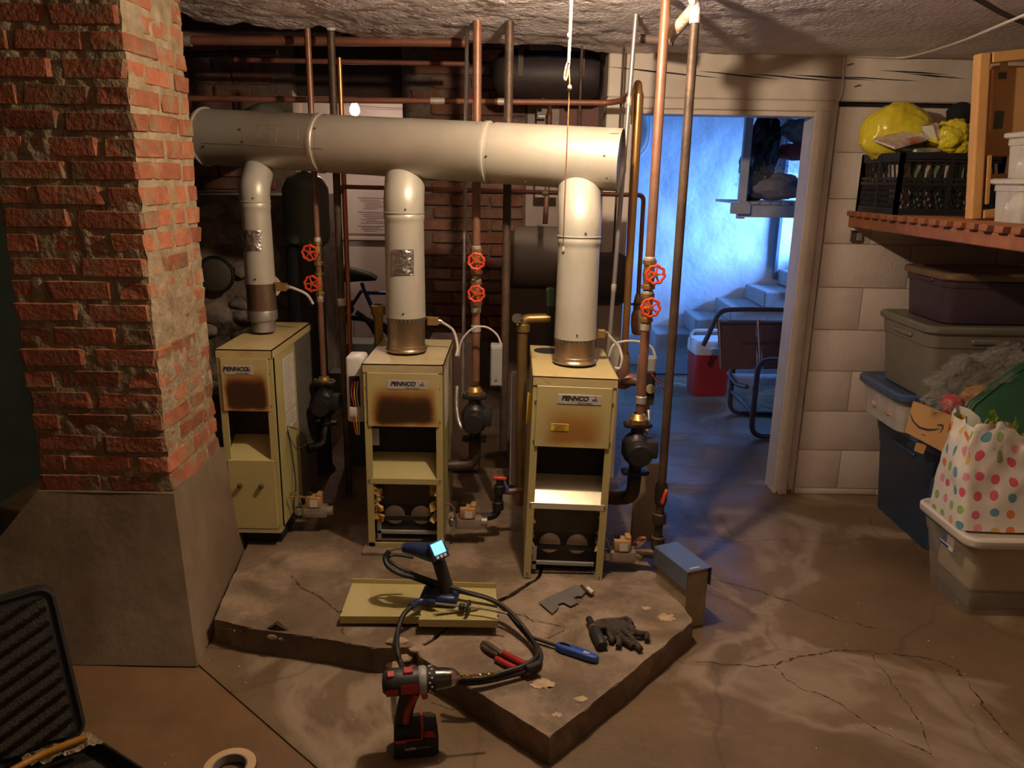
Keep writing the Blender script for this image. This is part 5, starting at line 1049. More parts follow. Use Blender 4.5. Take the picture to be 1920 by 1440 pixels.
# rusty plate stain
# block with steel cover box
bb = thing('concrete_block', 'narrow pale concrete block standing on end beside the pad', 'block', aZ(1300, 1178, 0))
k0, k1, k2 = aZ(1281, 1182, 0), aZ(1322, 1172, 0), aZ(1240, 1105, 0.0)
dxy = (k1-k0); dxy.z = 0; wv = dxy.normalized()*.085; dv = Vector((-wv.y, wv.x, 0)).normalized()*.205
zt_ = aY(1283, 1078, k0.y).z
b = B(); b.prism([(k0.x, k0.y), (k0.x+wv.x, k0.y+wv.y), (k0.x+wv.x+dv.x*.9, k0.y+wv.y+dv.y*.9), (k0.x+dv.x*.9, k0.y+dv.y*.9)], zt_, Matrix(), .006, 2); b.jit(.003, 30); b.obj('block_body', blockm, bb, world=True, smooth=False)
bx_ = thing('steel_cover_box', 'slate blue steel cover sitting over the narrow concrete block', 'box', (k0.x, k0.y, zt_))
o2 = k0 - wv*.10 - dv*.04; W2, D2 = wv*1.2, dv*1.02; zb, ztp = zt_-.055, zt_+.016
def slabp(a, e1, e2, z0, z1): 
    return B().prism([(a.x, a.y), ((a+e1).x, (a+e1).y), ((a+e1+e2).x, (a+e1+e2).y), ((a+e2).x, (a+e2).y)], z1-z0, Matrix.Translation((0, 0, z0)), .001, 1)
tk_ = wv.normalized()*.003
slabp(o2, W2, D2, ztp-.003, ztp).obj('top_plate', boxblue, bx_, world=True, smooth=False)
slabp(o2, tk_, D2, zb, ztp-.003).obj('side_plate', boxblue, bx_, world=True, smooth=False)
slabp(o2+W2-tk_, tk_, D2, zb, ztp-.003).obj('side_plate', boxblue, bx_, world=True, smooth=False)
slabp(o2+D2*.97, W2, D2*.02, zb, ztp-.003).obj('end_plate', boxblue, bx_, world=True, smooth=False)
slabp(o2+W2*.2+D2*.06, W2*.4, D2*.045, ztp, ztp+.001).obj('sticker', label_m, bx_, world=True, smooth=False)
slabp(o2+W2*.08+D2*.05, W2*.84, D2*.8, ztp-.0145, ztp-.004).obj('inner_edge', card, bx_, world=True, smooth=False)
# ================================================================== DRILL
dr_ = thing('cordless_drill', 'red and black cordless drill standing upright on its battery on the floor', 'drill', aZ(782, 1404, 0), math.radians(9))
RX = Matrix.Rotation(math.pi/2, 4, 'Y')
bat = B().prism([(-.062, -.036), (.045, -.036), (.058, -.025), (.058, .025), (.045, .036), (-.062, .036)], .058, Matrix(), .006, 2).obj('battery', black_m, dr_)
B().prism([(-.060, -.0372), (-.03, -.0372), (-.026, -.0345), (-.06, -.0345)], .010, Matrix.Translation((.0, 0, .052))).bx(-.058, .01, -.0375, -.034, .058, .062).obj('release_tab', redp, bat, smooth=False)
text('LI-ION', .0105, paper_m, bat, Matrix.Translation((-.018, -.0368, .032)) @ FRONT, 'lettering', 0, .0003)
text('XC LITHIUM', .006, mat('grey_letter', (.3, .28, .26), .5), bat, Matrix.Translation((.018, -.0368, .033)) @ FRONT, 'lettering', 0, .0001)
B().prism([(-.060, -.035), (.038, -.035), (.054, -.022), (.054, .022), (.038, .035), (-.060, .035)], .034, Matrix.Translation((0, 0, .060)), .010, 3).obj('foot', black_m, dr_)
B().bx(.010, .017, -.0358, .0358, .058, .0955, .001).obj('foot_stripe', redp, dr_, smooth=False)
B().prism([(.02, .062), (.05, .062), (.046, .078), (.034, .084), (.02, .080)], .002, Matrix.Translation((0, -.0355, 0)) @ FRONT @ Matrix.Translation((0, 0, -.001))).obj('foot_panel', redp, dr_, smooth=False)
gp = smooth_path([(-.036, 0, .085), (-.032, 0, .12), (-.024, 0, .155), (-.014, 0, .185), (-.010, 0, .215)], 4)
B().tube(gp, [.026, .025, .024, .0235, .0235, .0235, .024, .024, .0245, .025, .025, .026, .027, .029, .031, .033, .034][:len(gp)], 18, ry=.021).obj('grip', mat('overmold_black', (.02, .018, .017), .65), dr_)
B().tube(smooth_path([(-.030, -.012, .10), (-.026, -.014, .13), (-.015, -.016, .16), (.0, -.017, .19)]), .010, 10, ry=.012).obj('grip_panel', redp, dr_)
B().box((.020, 0, .178), (.016, .020, .035), Euler((0, -.25, 0)), .004, 2).obj('trigger', redp, dr_)
BZ = .217
B().lathe([(0, -.080), (.024, -.078), (.033, -.068), (.036, -.05), (.036, .018), (.034, .022)], 24, Matrix.Translation((-.010, 0, BZ)) @ RX).obj('motor_housing', mat('drill_black', (.028, .025, .023), .5), dr_)
for (x0, x1, z0, z1) in ((-.078, -.048, -.022, .004), (-.040, .006, -.016, .014)):
    pq = B().grid(lambda u, v: Vector((-.0+x0+(x1-x0)*u, -math.sqrt(max(0, .0372**2-(z0+(z1-z0)*v)**2))-.0006, BZ+z0+(z1-z0)*v)), 4, 6); pq.obj('side_panel', redp, dr_)
B().box((-.066, -.012, BZ+.0325), (.018, .018, .008), Euler((.35, 0, 0)), .001).obj('badge', redp, dr_, smooth=False)
B().box((-.020, -.006, BZ+.036), (.026, .022, .008), Euler((.2, 0, 0)), .002).obj('selector', redp, dr_, smooth=False)
B().lathe([(.036, .012), (.037, .015), (.037, .026), (.034, .032)], 24, Matrix.Translation((-.004, 0, BZ)) @ RX).obj('gear_case', grey_m, dr_)
B().lathe([(.034, .028), (.034, .052), (.031, .056)], 24, Matrix.Translation((-.004, 0, BZ)) @ RX).obj('clutch_ring', black_m, dr_)
b = B()
for k in range(18):
    a = 2*math.pi*k/18; b.box((.036+(.006 if k % 2 else 0), math.cos(a)*.0343, BZ+math.sin(a)*.0343), (.005, .004, .004), Euler((a, 0, 0)))
b.obj('clutch_marks', paper_m, dr_, smooth=False)
B().lathe([(.030, .054), (.029, .060), (.027, .085), (.024, .10)], 24, Matrix.Translation((-.004, 0, BZ)) @ RX).obj('chuck_sleeve', mat('black_chrome', (.10, .09, .08), .25, .8), dr_)
B().lathe([(.025, .098), (.022, .108), (.010, .122), (.006, .122)], 20, Matrix.Translation((-.004, 0, BZ)) @ RX).obj('chuck_nose', chrome, dr_)
b = B(); n = 60
for sgn in (0, math.pi):
    b.tube([Vector((.118+.095*k/n, math.cos(k*.42+sgn)*.0026, BZ+math.sin(k*.42+sgn)*.0026)) for k in range(n+1)], .0022, 5)
b.obj('drill_bit', gold, dr_)
# ================================================================== TAPE, CASE
tp = thing('masking_tape_roll', 'roll of tan masking tape lying flat on the floor', 'tape', aZ(432, 1450, 0))
B().lathe([(.066, 0), (.066, .024), (.045, .024), (.045, 0)], 48).obj('tape', tape_m, tp)
B().lathe([(.045, .0), (.045, .0242), (.041, .0242), (.041, 0)], 48).obj('core', mat('grey_core', (.22, .2, .19), .7), tp)
B().lathe([(.0662, .001), (.0668, .012), (.0662, .0235)], 48).obj('outer_wrap', mat('dark_tape_edge', (.16, .07, .04), .6), tp)
H0, H1 = aZ(166, 1378, .10), aZ(0, 1432, .10); ha = (H1-H0); ha.z = 0; ha.normalize()
T0 = aY(98, 1094, H0.y+.07); hu = (T0-H0); HLn = hu.length; hu.normalize(); hl_ = (ha-hu*ha.dot(hu)).normalized(); hn = hl_.cross(hu)
if hn.y > 0: hn = -hn
cs = thing('tool_case', 'black hard tool case standing open with egg crate foam in the lid', 'case', Vector((H0.x-.2, H0.y-.2, 0)))
CM = Matrix((hl_, hu, hn)).transposed().to_4x4(); CM.translation = H0
def rr(x0, x1, y0, y1, r, n=5):
    out = []
    for cx, cy, a in ((x1-r, y1-r, 0), (x0+r, y1-r, 90), (x0+r, y0+r, 180), (x1-r, y0+r, 270)):
        for k in range(n+1): t = math.radians(a+90*k/n); out.append((cx+r*math.cos(t), cy+r*math.sin(t)))
    return out
LW = .42
B().prism(rr(0, LW, 0, HLn, .035), .05, CM @ Matrix.Translation((0, 0, -.05)), .010, 2).obj('lid', black_m, cs, world=True)
B().tube([CM @ Vector((x, y, .002)) for x, y in rr(.006, LW-.006, .006, HLn-.006, .032)], .0045, 8, closed=True).obj('lid_rim', mat('case_rim', (.03, .03, .03), .3), cs, world=True)
b = B(); b.grid(lambda u, v: CM @ Vector((.025+(LW-.05)*u, .025+(HLn-.05)*v, .004+.009*(1+math.sin((v*HLn*1.0+u*.16)*2*math.pi/.042)))), 20, 110); b.obj('foam_liner', foam_m, cs, world=True)
hb_ = aZ(262, 1440, .10)-H0; hb_.z = 0; hb_.normalize()
CB = Matrix((ha, hb_, Vector((0, 0, 1)))).transposed().to_4x4(); CB.translation = Vector((H0.x, H0.y, 0))
b = B()
for (x0, x1, y0, y1) in ((-.008, .0, 0, .33), (LW, LW+.008, 0, .33), (0, LW, 0, .008), (0, LW, .322, .33)): b.prism([(x0, y0), (x1, y0), (x1, y1), (x0, y1)], .10, CB, .002, 1)
b.obj('base_walls', black_m, cs, world=True); B().prism([(0, 0), (LW, 0), (LW, .33), (0, .33)], .06, CB).obj('base_foam', foam_m, cs, world=True, smooth=False)
pbag = B().grid(lambda u, v: CB @ Vector((-.004+.16*u, -.012+.075*v, .105+.012*noise.noise(Vector((u*7, v*5, 1)))+.012*noise.noise(Vector((u*16, v*13, 4))))), 20, 12)
tag(pbag.obj('plastic_pouch', film('amber_film', (.55, .45, .28), .7, 10), loc=CB @ Vector((.05, .02, .1))), 'crumpled clear pouch lying on the hinge of the tool case', 'pouch')
tag(B().tube(smooth_path([CB @ Vector(p) for p in ((.02, .035, .118), (.07, .04, .118), (.13, .045, .115), (.2, .07, .115))]), .009, 10).obj('amber_tube', mat('amber_plastic', (.42, .20, .03), .35), loc=CB @ Vector((.07, .04, .11))), 'amber plastic tube lying across the open tool case', 'tube')
# ================================================================== SHELF ON THE RIGHT
SZ = 1.402
sh = thing('slatted_shelf', 'red brown wooden shelf of narrow slats along the right wall', 'shelf', (1.55, 2.9, 1.3))
ys = [3.60-.0805*k for k in range(26)]
slm = B().bx(0, .80, -.023, .023, -.022, 0, .002).mesh('slat', shelfwood)
for y in ys: child(slm, 'slat', sh, Vector((1.514+random.uniform(-.004, .004), y, SZ))-Vector(sh.location))
B().bx(1.535, 1.573, 1.5, 3.64, 1.330, 1.380, .003).obj('front_rail', shelfwood, sh, world=True, smooth=False)
B().bx(2.30, 2.34, 1.5, 3.64, 1.312, 1.380, .003).obj('back_rail', shelfwood, sh, world=True, smooth=False)
B().bx(1.545, 2.34, 3.60, 3.645, 1.315, 1.378, .003).obj('end_rail', white_wood, sh, world=True, smooth=False)
wb = thing('wall_bracket', 'small galvanized bracket under the shelf end at the block wall', 'bracket', aY(1605, 440, 3.64))
p = aY(1606, 440, 3.635); B().box(p, (.05, .008, .065), None, .001).obj('plate', boiler_in, wb, world=True, smooth=False); B().box(p+Vector((.012, -.006, -.004)), (.024, .006, .045), None, .001).obj('tongue', galv, wb, world=True, smooth=False)
# crate
cr = thing('plastic_crate', 'black latticed plastic crate full of magazines on the slatted shelf', 'crate', (1.75, 3.40, SZ))
X0, X1, Y0, Y1, CH = 1.555, 1.96, 3.245, 3.60, .245
def lattice(P, W, H, m):
    """lattice wall: P(s,t,n) -> world point"""
    b = B()
    def bar(a, c, w=.008):
        pa, pc = P(*a, .0), P(*c, .0); dd = (pc-pa); q = dd.to_track_quat('Z', 'Y').to_matrix().to_4x4(); bmesh.ops.create_cube(b.bm, size=1, matrix=Matrix.Translation((pa+pc)/2) @ q @ Matrix.Diagonal((w, w, dd.length, 1)))
    for z in (.006, H*.50, H-.006): bar((0, z), (W, z), .014)
    for z in (H-.03, H*.50+.02, .02): bar((0, z), (W, z), .012)
    for k in range(3): bar((W*k/2, 0), (W*k/2, H), .016)
    n = int(W/.022)
    for k in range(n):
        x = W*k/n; bar((x, .02), (min(W, x+.05), H*.5), .0045); bar((min(W, x+.05), .02), (x, H*.5), .0045)
    for k in range(int(n*.6)): x = W*k/(n*.6); bar((x, H*.5), (min(W, x+.03), H-.03), .0055)
    return b.obj('lattice_wall', m, cr, world=True, smooth=False)
lattice(lambda s, t, n: Vector((X0+s, Y0, SZ+t)), X1-X0, CH, crate_m); lattice(lambda s, t, n: Vector((X0, Y0+s, SZ+t)), Y1-Y0, CH, crate_m)
lattice(lambda s, t, n: Vector((X0+s, Y1, SZ+t)), X1-X0, CH, crate_m); lattice(lambda s, t, n: Vector((X1, Y0+s, SZ+t)), Y1-Y0, CH, crate_m)
B().bx(X0, X1, Y0, Y1, SZ, SZ+.008).obj('crate_floor', crate_m, cr, world=True, smooth=False)
B().bx(X0-.006, X1+.006, Y0-.006, Y0+.004, SZ+CH-.03, SZ+CH, .003).bx(X0-.006, X0+.004, Y0-.006, Y1, SZ+CH-.03, SZ+CH, .003).bx(X0-.006, X0+.01, Y0-.006, Y0+.01, SZ, SZ+CH, .003).obj('rim', crate_m, cr, world=True, smooth=False)
# magazines: printed covers
prints = [mat('print_%d' % k, c, .45, 0, .5, 18, 0, 30, c2, .5) for k, (c, c2) in enumerate((((.05, .04, .04), (.5, .45, .4)), ((.55, .50, .45), (.35, .10, .06)), ((.35, .15, .05), (.6, .55, .45)), ((.45, .08, .09), (.6, .5, .48)), ((.12, .2, .12), (.4, .32, .2)), ((.50, .38, .12), (.2, .1, .05))))]
mags = [((1685, 262), 3.33, (.13, .16, .010), (.25, -.28, .1), 1, 'white edged magazine lying on top of the crate'), ((1700, 248), 3.42, (.12, .15, .012), (.75, -.30, .0), 0, 'dark covered magazine propped behind the white edged one'),
        ((1738, 258), 3.40, (.02, .16, .11), (.0, -.45, .1), 2, 'orange spined book standing in the crate'), ((1755, 262), 3.42, (.016, .16, .12), (.0, -.5, .1), 5, 'tan spined book standing in the crate'), ((1722, 280), 3.34, (.10, .14, .012), (.1, -.05, .1), 4, 'green edged magazine under the yellow bag')]
for (px, py), Y, sz, rt, mi, lab in mags:
    c = aY(px, py, Y); t = thing('magazine', lab, 'magazine', c, 0, 'reading matter in the crate', Euler(rt)); B().box((0, 0, 0), (sz[0]-.004, sz[1]-.004, sz[2]-.002), None).obj('pages', paper_m, t, smooth=False)
    B().box((0, 0, sz[2]/2), (sz[0], sz[1], .001)).box((0, 0, -sz[2]/2), (sz[0], sz[1], .001)).box((0, -sz[1]/2, 0), (sz[0], .001, sz[2])).obj('printed_cover', prints[mi], t, smooth=False)
for k in range(8):
    c = Vector((X0+.05+.042*k, Y0+.10, SZ+.11)); t = tag(B().box((0, 0, 0), (.02, .15, .19), Euler((0, random.uniform(-.25, .25), 0))).obj('stored_book', prints[(k*3+1) % 6], smooth=False), 'book packed upright inside the black crate', 'book', 'books packed inside the crate'); t.location = c
def crumple(c, rad, amp, fr, sub, seed, flat=0.0):
    b = B(); bmesh.ops.create_icosphere(b.bm, subdivisions=sub, radius=1.0)
    for v in b.bm.verts:
        n = v.co.normalized(); q = n*fr+Vector((seed, seed*.7, -seed)); d_ = 1+amp*(noise.noise(q)+.6*abs(noise.noise(q*2.3))+.3*noise.noise(q*5)); v.co = Vector((n.x*rad[0], n.y*rad[1], n.z*rad[2]))*d_
        if flat and v.co.z < -flat*rad[2]: v.co.z = -flat*rad[2]
    b.bm.transform(Matrix.Translation(Vector(c))); return b
tag(crumple(aY(1682, 252, 3.48), (.150, .085, .125), .13, 1.4, 5, 3.1).obj('yellow_bag', yellowbag, loc=aY(1680, 285, 3.48), ang=70), 'puffed yellow plastic bag behind the magazines in the crate', 'bag')
tag(crumple(aY(1783, 262, 3.36), (.085, .07, .075), .26, 1.7, 5, 7.4).obj('yellow_bag', yellowbag, loc=aY(1783, 285, 3.36), ang=70), 'creased yellow plastic bag beside the pine frame', 'bag')
tag(crumple(aY(1800, 216, 3.45), (.05, .05, .05), .12, 2.2, 4, 1.4).obj('black_fleece_hat', blackcloth, loc=aY(1800, 235, 3.45)), 'round black fleece bundle on top of the yellow bag', 'hat')
# pine frame with cardboard box behind it
fr = thing('pine_frame', 'varnished pine frame leaning on the slatted shelf', 'frame', (1.648, 2.86, SZ), 0, None, Euler((0, math.radians(-6.5), 0)))
MWORLD[fr.name] = Matrix.Translation((1.648, 2.86, SZ))
FX0, FX1, FYc, FZ1 = 1.648, 2.20, 2.86, 1.965
for a in ((FX0, FX0+.040, FYc, FYc+.045, SZ, FZ1), (FX1-.045, FX1, FYc, FYc+.045, SZ, FZ1)): B().bx(*a, .006, 2).obj('stile', pine, fr, world=True, smooth=False)
for a in ((FX0+.045, FX1-.045, FYc, FYc+.045, FZ1-.035, FZ1), (FX0+.045, FX1-.045, FYc, FYc+.045, SZ, SZ+.03)): B().bx(*a, .004, 2).obj('rail', pine, fr, world=True, smooth=False)
B().bx(FX0+.047, FX0+.060, FYc+.012, FYc+.05, SZ+.30, FZ1-.055, .002).obj('inner_batten', pine, fr, world=True, smooth=False); B().bx(FX0+.050, FX0+.066, FYc+.005, FYc+.045, SZ+.05, SZ+.22, .002).obj('inner_batten', pine, fr, world=True, smooth=False)
B().bx(FX0+.06, FX1-.06, FYc+.05, FYc+.06, SZ+.12, SZ+.15, .002).obj('cross_slat', pine, fr, world=True, smooth=False)
cbx = thing('cardboard_box', 'tall cardboard box with dark tape strips inside the pine frame', 'box', (1.85, 3.0, SZ))
B().bx(aY(1858, 180, FYc+.06).x, 2.25, FYc+.06, FYc+.15, SZ+.225, SZ+.53, .003).obj('carton', card, cbx, world=True, smooth=False)
greenb = mat('dark_green_tape', (.045, .055, .035), .4)
for (x, y, w_, h_, m_) in ((1882, 122, .028, .035, mat('tan_tape', (.45, .33, .16), .5)), (1880, 142, .028, .022, greenb), (1873, 225, .032, .06, greenb)):
    c = aY(x, y, FYc+.0588); B().box(c, (w_, .001, h_), Euler((0, -.05, 0))).obj('tape_strip', m_, cbx, world=True, smooth=False)
# clear stacking containers with contents
def loft(b, rings):
    L = [[b.bm.verts.new(Vector((x, y, z))) for x, y in pts] for pts, z in rings]
    for a, c in zip(L, L[1:]):
        n = len(a)
        for i in range(n): b.bm.faces.new((a[i], a[(i+1) % n], c[(i+1) % n], c[i]))
    return b, L
def container(label, x0, x1, y0, y1, z0, z1, body, lid, group=None, cat='container', taper=.02, lid_h=.02, over=.012, r=.035, ribs=True, inside=None, name='storage_tote', rot=0.0):
    cx, cy = (x0+x1)/2, (y0+y1)/2; t = thing(name, label, cat, (cx, cy, z0), rot, group); hx, hy, H = (x1-x0)/2, (y1-y0)/2, z1-z0
    q = lambda d_: rr(-hx+d_, hx-d_, -hy+d_, hy-d_, r, 6)
    b = B(); b, L = loft(b, [(q(over+taper), 0), (q(over+taper*.35), H*.70), (q(over+taper*.35-.004), H*.71), (q(over), H-lid_h), (q(over-.006), H-lid_h), (q(over-.006), H-lid_h*.5)]); b.bm.faces.new(L[0][::-1]); b.obj('body', body, t)
    b = B(); b, L = loft(b, [(q(.004), H-lid_h), (q(0), H-lid_h*.8), (q(0), H-lid_h*.2), (q(.006), H), (q(.022), H), (q(.028), H-.006)]); b.bm.faces.new(L[-1]); b.bm.faces.new(L[0][::-1]); b.obj('lid', lid, t)
    if ribs:
        for s in (-1, 1): B().box((s*(hx-over-.0), 0, H*.80), (.012, hy*.7, .02), None, .004).obj('grip', body, t)
        for s in (-1, 1): B().box((0, s*(hy-over), H*.80), (hx*.7, .012, .02), None, .004).obj('grip', body, t)
    return t
ktop = aX(1858, 232, 1.66).z
container('frosted box packed with white cloth under another box on the shelf', 1.66, 2.02, 2.62, 2.83, SZ, 1.548, frosted, frosted, 'frosted boxes stacked on the shelf', taper=.012, ribs=False, name='frosted_box', cat='box')
container('frosted box of coloured toys stacked on the white one', 1.675, 2.02, 2.63, 2.82, 1.549, 1.70, frosted, frosted, 'frosted boxes stacked on the shelf', taper=.012, ribs=False, name='frosted_box', cat='box')
tag(crumple((1.82, 2.72, 1.46), (.135, .075, .05), .1, 2, 4, 2, .95).obj('white_cloth_bundle', whitecloth, loc=(1.82, 2.72, SZ+.01)), 'white cloth folded inside the lower frosted box', 'cloth')
tag(crumple((1.79, 2.72, 1.59), (.095, .07, .035), .1, 2, 4, 5, .95).obj('white_cloth_bundle', whitecloth, loc=(1.79, 2.72, 1.56)), 'white cloth bundle at the bottom of the upper frosted box', 'cloth')
for k, (c_, nm) in enumerate((((.5, .08, .06), 'red'), ((.08, .16, .35), 'blue'), ((.55, .28, .22), 'pink'), ((.07, .22, .12), 'green'), ((.6, .4, .1), 'yellow'), ((.55, .25, .12), 'orange'))):
    p = Vector((1.715+.03*k, 2.665+.012*(k % 2), 1.648)); tag(crumple(p, (.022, .022, .022), .2, 2, 3, k).obj('toy_piece', mat('toy_'+nm, c_, .5), loc=p), nm+' toy piece inside the upper frosted box', 'toy', 'toys in the frosted box')
# ---- totes on the floor
container('large navy blue tote on the floor under the clear tote', 1.745, 2.32, 2.985, 3.585, 0, .478, tote_blue, tote_lidb, None, 'tote', taper=.035, lid_h=.035, r=.05)
t = container('shallow clear tote with a blue lid on the navy tote', 1.648, 2.25, 3.165, 3.60, .478, .655, frosted, tote_lidb, None, 'tote', taper=.025, lid_h=.035, r=.05, ribs=False)
for k, (x, y) in enumerate(((1.74, 3.30), (1.74, 3.45), (1.87, 3.25), (2.0, 3.25))): tag(crumple((x, y, .545), (.065, .065, .045), .15, 2, 4, k*2.2, .95).obj('folded_clothing', pinkcloth, loc=(x, y, .49)), 'pink and white clothing folded inside the shallow clear tote', 'clothing', 'clothing in the clear tote')
container('olive grey tote stacked under the dark purple tote', 1.69, 2.27, 3.10, 3.57, .655, .965, tote_grey, tote_grey, None, 'tote', taper=.03, lid_h=.03, r=.05)
container('dark purple tote with brown lid at the top of the stack', 1.765, 2.32, 3.16, 3.56, .965, 1.175, tote_purple, tote_lidk, None, 'tote', taper=.02, lid_h=.03, r=.05)
container('clear tote with a white lid under the spotted gift bag', 1.605, 2.22, 2.47, 2.85, 0, .328, cleartote, lidwhite, None, 'tote', taper=.045, lid_h=.035, over=.014, r=.05, ribs=False)
tag(B().bx(1.69, 1.98, 2.56, 2.79, .075, .245, .02, 3).obj('packed_carton', mat('cream_carton', (.62, .52, .36), .7), loc=(1.85, 2.67, .075)), 'cream carton packed inside the white lidded tote', 'box')
tag(B().bx(1.98, 2.15, 2.55, 2.78, .02, .19, .01, 2).obj('packed_case', mat('brown_case', (.12, .08, .04), .6), loc=(2.06, 2.67, .02)), 'dark brown case packed inside the white lidded tote', 'case')
tag(B().bx(1.70, 1.98, 2.56, 2.79, .012, .073, .01, 2).obj('packed_case', mat('grey_green_case', (.14, .13, .10), .6), loc=(1.85, 2.67, .012)), 'grey green case at the bottom of the white lidded tote', 'case')
lbl = thing('tote_label', 'small blue and white label on the end of the clear tote', 'label', (1.634, 2.66, .245))
B().bx(1.632, 1.6335, 2.60, 2.69, .215, .275).obj('sheet', paper_m, lbl, world=True, smooth=False); B().bx(1.6312, 1.632, 2.645, 2.688, .232, .272).bx(1.6312, 1.632, 2.63, 2.688, .217, .226).obj('print', bikeblue, lbl, world=True, smooth=False)
# ---- spotted gift bag
def dots_mat():
    m = mat('spotted_paper', (.78, .72, .64), .5, 0, .04, 4, .1, 20); N, L = nodes(m); b = N['Principled BSDF']
    uv = N.new('ShaderNodeUVMap'); v = N.new('ShaderNodeTexVoronoi'); v.voronoi_dimensions = '2D'; v.inputs['Scale'].default_value = 1.0; v.inputs['Randomness'].default_value = .28; L.new(uv.outputs[0], v.inputs['Vector'])
    lt_ = N.new('ShaderNodeMath'); lt_.operation = 'LESS_THAN'; lt_.inputs[1].default_value = .27; L.new(v.outputs['Distance'], lt_.inputs[0])
    sx = N.new('ShaderNodeSeparateColor'); L.new(v.outputs['Color'], sx.inputs[0]); cr_ = N.new('ShaderNodeValToRGB'); cr_.color_ramp.interpolation = 'CONSTANT'; e = cr_.color_ramp.elements
    e[0].color = (.72, .12, .18, 1); e[1].position = .2; e[1].color = (.30, .45, .14, 1)
    for p_, c_ in ((.4, (.75, .22, .04, 1)), (.58, (.14, .33, .42, 1)), (.74, (.75, .30, .36, 1)), (.88, (.72, .45, .08, 1))): q = e.new(p_); q.color = c_
    L.new(sx.outputs[0], cr_.inputs['Fac']); old = b.inputs['Base Color'].links[0].from_socket
    mx = N.new('ShaderNodeMix'); mx.data_type = 'RGBA'; L.new(lt_.outputs[0], mx.inputs['Factor']); L.new(old, mx.inputs['A']); L.new(cr_.outputs['Color'], mx.inputs['B']); L.new(mx.outputs['Result'], b.inputs['Base Color'])
    return m
gb_ = thing('gift_bag', 'white gift bag with coloured spots and lime tissue on the white lid', 'bag', (1.83, 2.655, .329), math.radians(-3))
def giftbag(hx, hy, H):
    b = B(); uvl = b.bm.loops.layers.uv.new('UVMap'); base = rr(-hx, hx, -hy, hy, .02, 3); n = len(base); nz = 22; per = [0.0]
    for i in range(n): a, c = Vector(base[i]), Vector(base[(i+1) % n]); per.append(per[-1]+(c-a).length)
    # resample
    m_ = 96; R = []
    for k in range(m_):
        s_ = per[-1]*k/m_; i = max(j for j in range(n) if per[j] <= s_); a, c = Vector(base[i]), Vector(base[(i+1) % n]); R.append(a.lerp(c, (s_-per[i])/max(1e-6, per[i+1]-per[i])))
    L = []
    for j in range(nz+1):
        v = j/nz; row = []
        for k, p in enumerate(R):
            sq = 1-.10*v-.22*max(0, v-.55)**1.2; q = Vector((p.x*sq, p.y*(1-.35*v), 0)); z = H*v
            am = .004+.028*v*v; w_ = noise.noise_vector(Vector((p.x*13, p.y*13, v*4)))*am+noise.noise_vector(Vector((p.x*34, p.y*34, v*11)))*am*.4
            z += (.05*noise.noise(Vector((p.x*9, p.y*9, 3))) - .13*max(-.3, p.x/hx)*v)*v*v
            row.append(b.bm.verts.new(Vector((q.x-.02*v, q.y+.01*v, z))+w_))
        L.append(row)
    for j in range(nz):
        for k in range(m_):
            k2 = (k+1) % m_; f = b.bm.faces.new((L[j][k], L[j][k2], L[j+1][k2], L[j+1][k]))
            for lp, (kk, jj) in zip(f.loops, ((k, j), (k+1, j), (k+1, j+1), (k, j+1))): lp[uvl].uv = (per[-1]*kk/m_/.060, H*jj/nz/.060)
    return b
giftbag(.215, .125, .345).obj('paper_body', dots_mat(), gb_, ang=80)
b = B()
for k, (x, y, z, a) in enumerate(((-.12, -.03, .33, .3), (-.09, -.02, .35, -.3), (-.06, 0, .33, .5), (-.10, .02, .34, 1.2))):
    b.grid(lambda u, v: Vector((x, y, z)) + Vector(((u-.5)*.10*math.cos(a), (u-.5)*.10*math.sin(a)-.02*v, (v-.6)*.10+.03*math.sin(u*5+k))) + noise.noise_vector(Vector((u*3, v*3, k*5)))*.025, 8, 8)
b.obj('lime_tissue', limetissue, gb_, ang=80)
b = B()
for k in range(5): b.grid(lambda u, v: Vector((-.02+.04*k, -.03+.02*(k % 2), .27)) + Vector(((u-.5)*.12, (v-.5)*.06, .06*v+.02*math.sin(u*6+k))) + noise.noise_vector(Vector((u*3, v*3, k*7)))*.03, 8, 8)
b.obj('brown_paper_fill', mat('crumpled_brown_paper', (.36, .17, .08), .8, 0, .2, 9, .2, 30), gb_, ang=80)
# ---- leaning dark green lid
def quadslab(P, th, bev=.006):
    b = B(); n = (P[1]-P[0]).cross(P[-1]-P[0]).normalized(); 
    if n.y < 0: n = -n
    a = [b.bm.verts.new(p) for p in P]; c = [b.bm.verts.new(p+n*th) for p in P]; b.bm.faces.new(a); b.bm.faces.new(c[::-1])
    for i in range(len(P)): b.bm.faces.new((a[i], c[i], c[(i+1) % len(P)], a[(i+1) % len(P)]))
    if bev: bmesh.ops.bevel(b.bm, geom=b.bm.edges[:], offset=bev, segments=2, affect='EDGES', profile=.5)
    return b
gld = thing('green_tub_lid', 'large dark green plastic lid leaning behind the spotted gift bag', 'lid', aY(1880, 860, 2.86))
pl0 = aY(1850, 800, 2.86); gn = Vector((-.25, -1, .42)).normalized()
def onp(px, py): d_ = ray(px, py); return CAM+d_*((pl0-CAM).dot(gn)/d_.dot(gn))
quadslab([onp(x, y) for x, y in ((1798, 790), (1820, 752), (1885, 700), (1935, 668), (2010, 655), (2035, 850), (1990, 885), (1930, 875), (1860, 850))], .03, .008).obj('panel', greenlid, gld, world=True)
B().tube([onp(x, y) for x, y in ((1808, 788), (1828, 758), (1888, 709), (1938, 678), (2000, 667))], .006, 8).obj('rim', greenlid, gld, world=True)
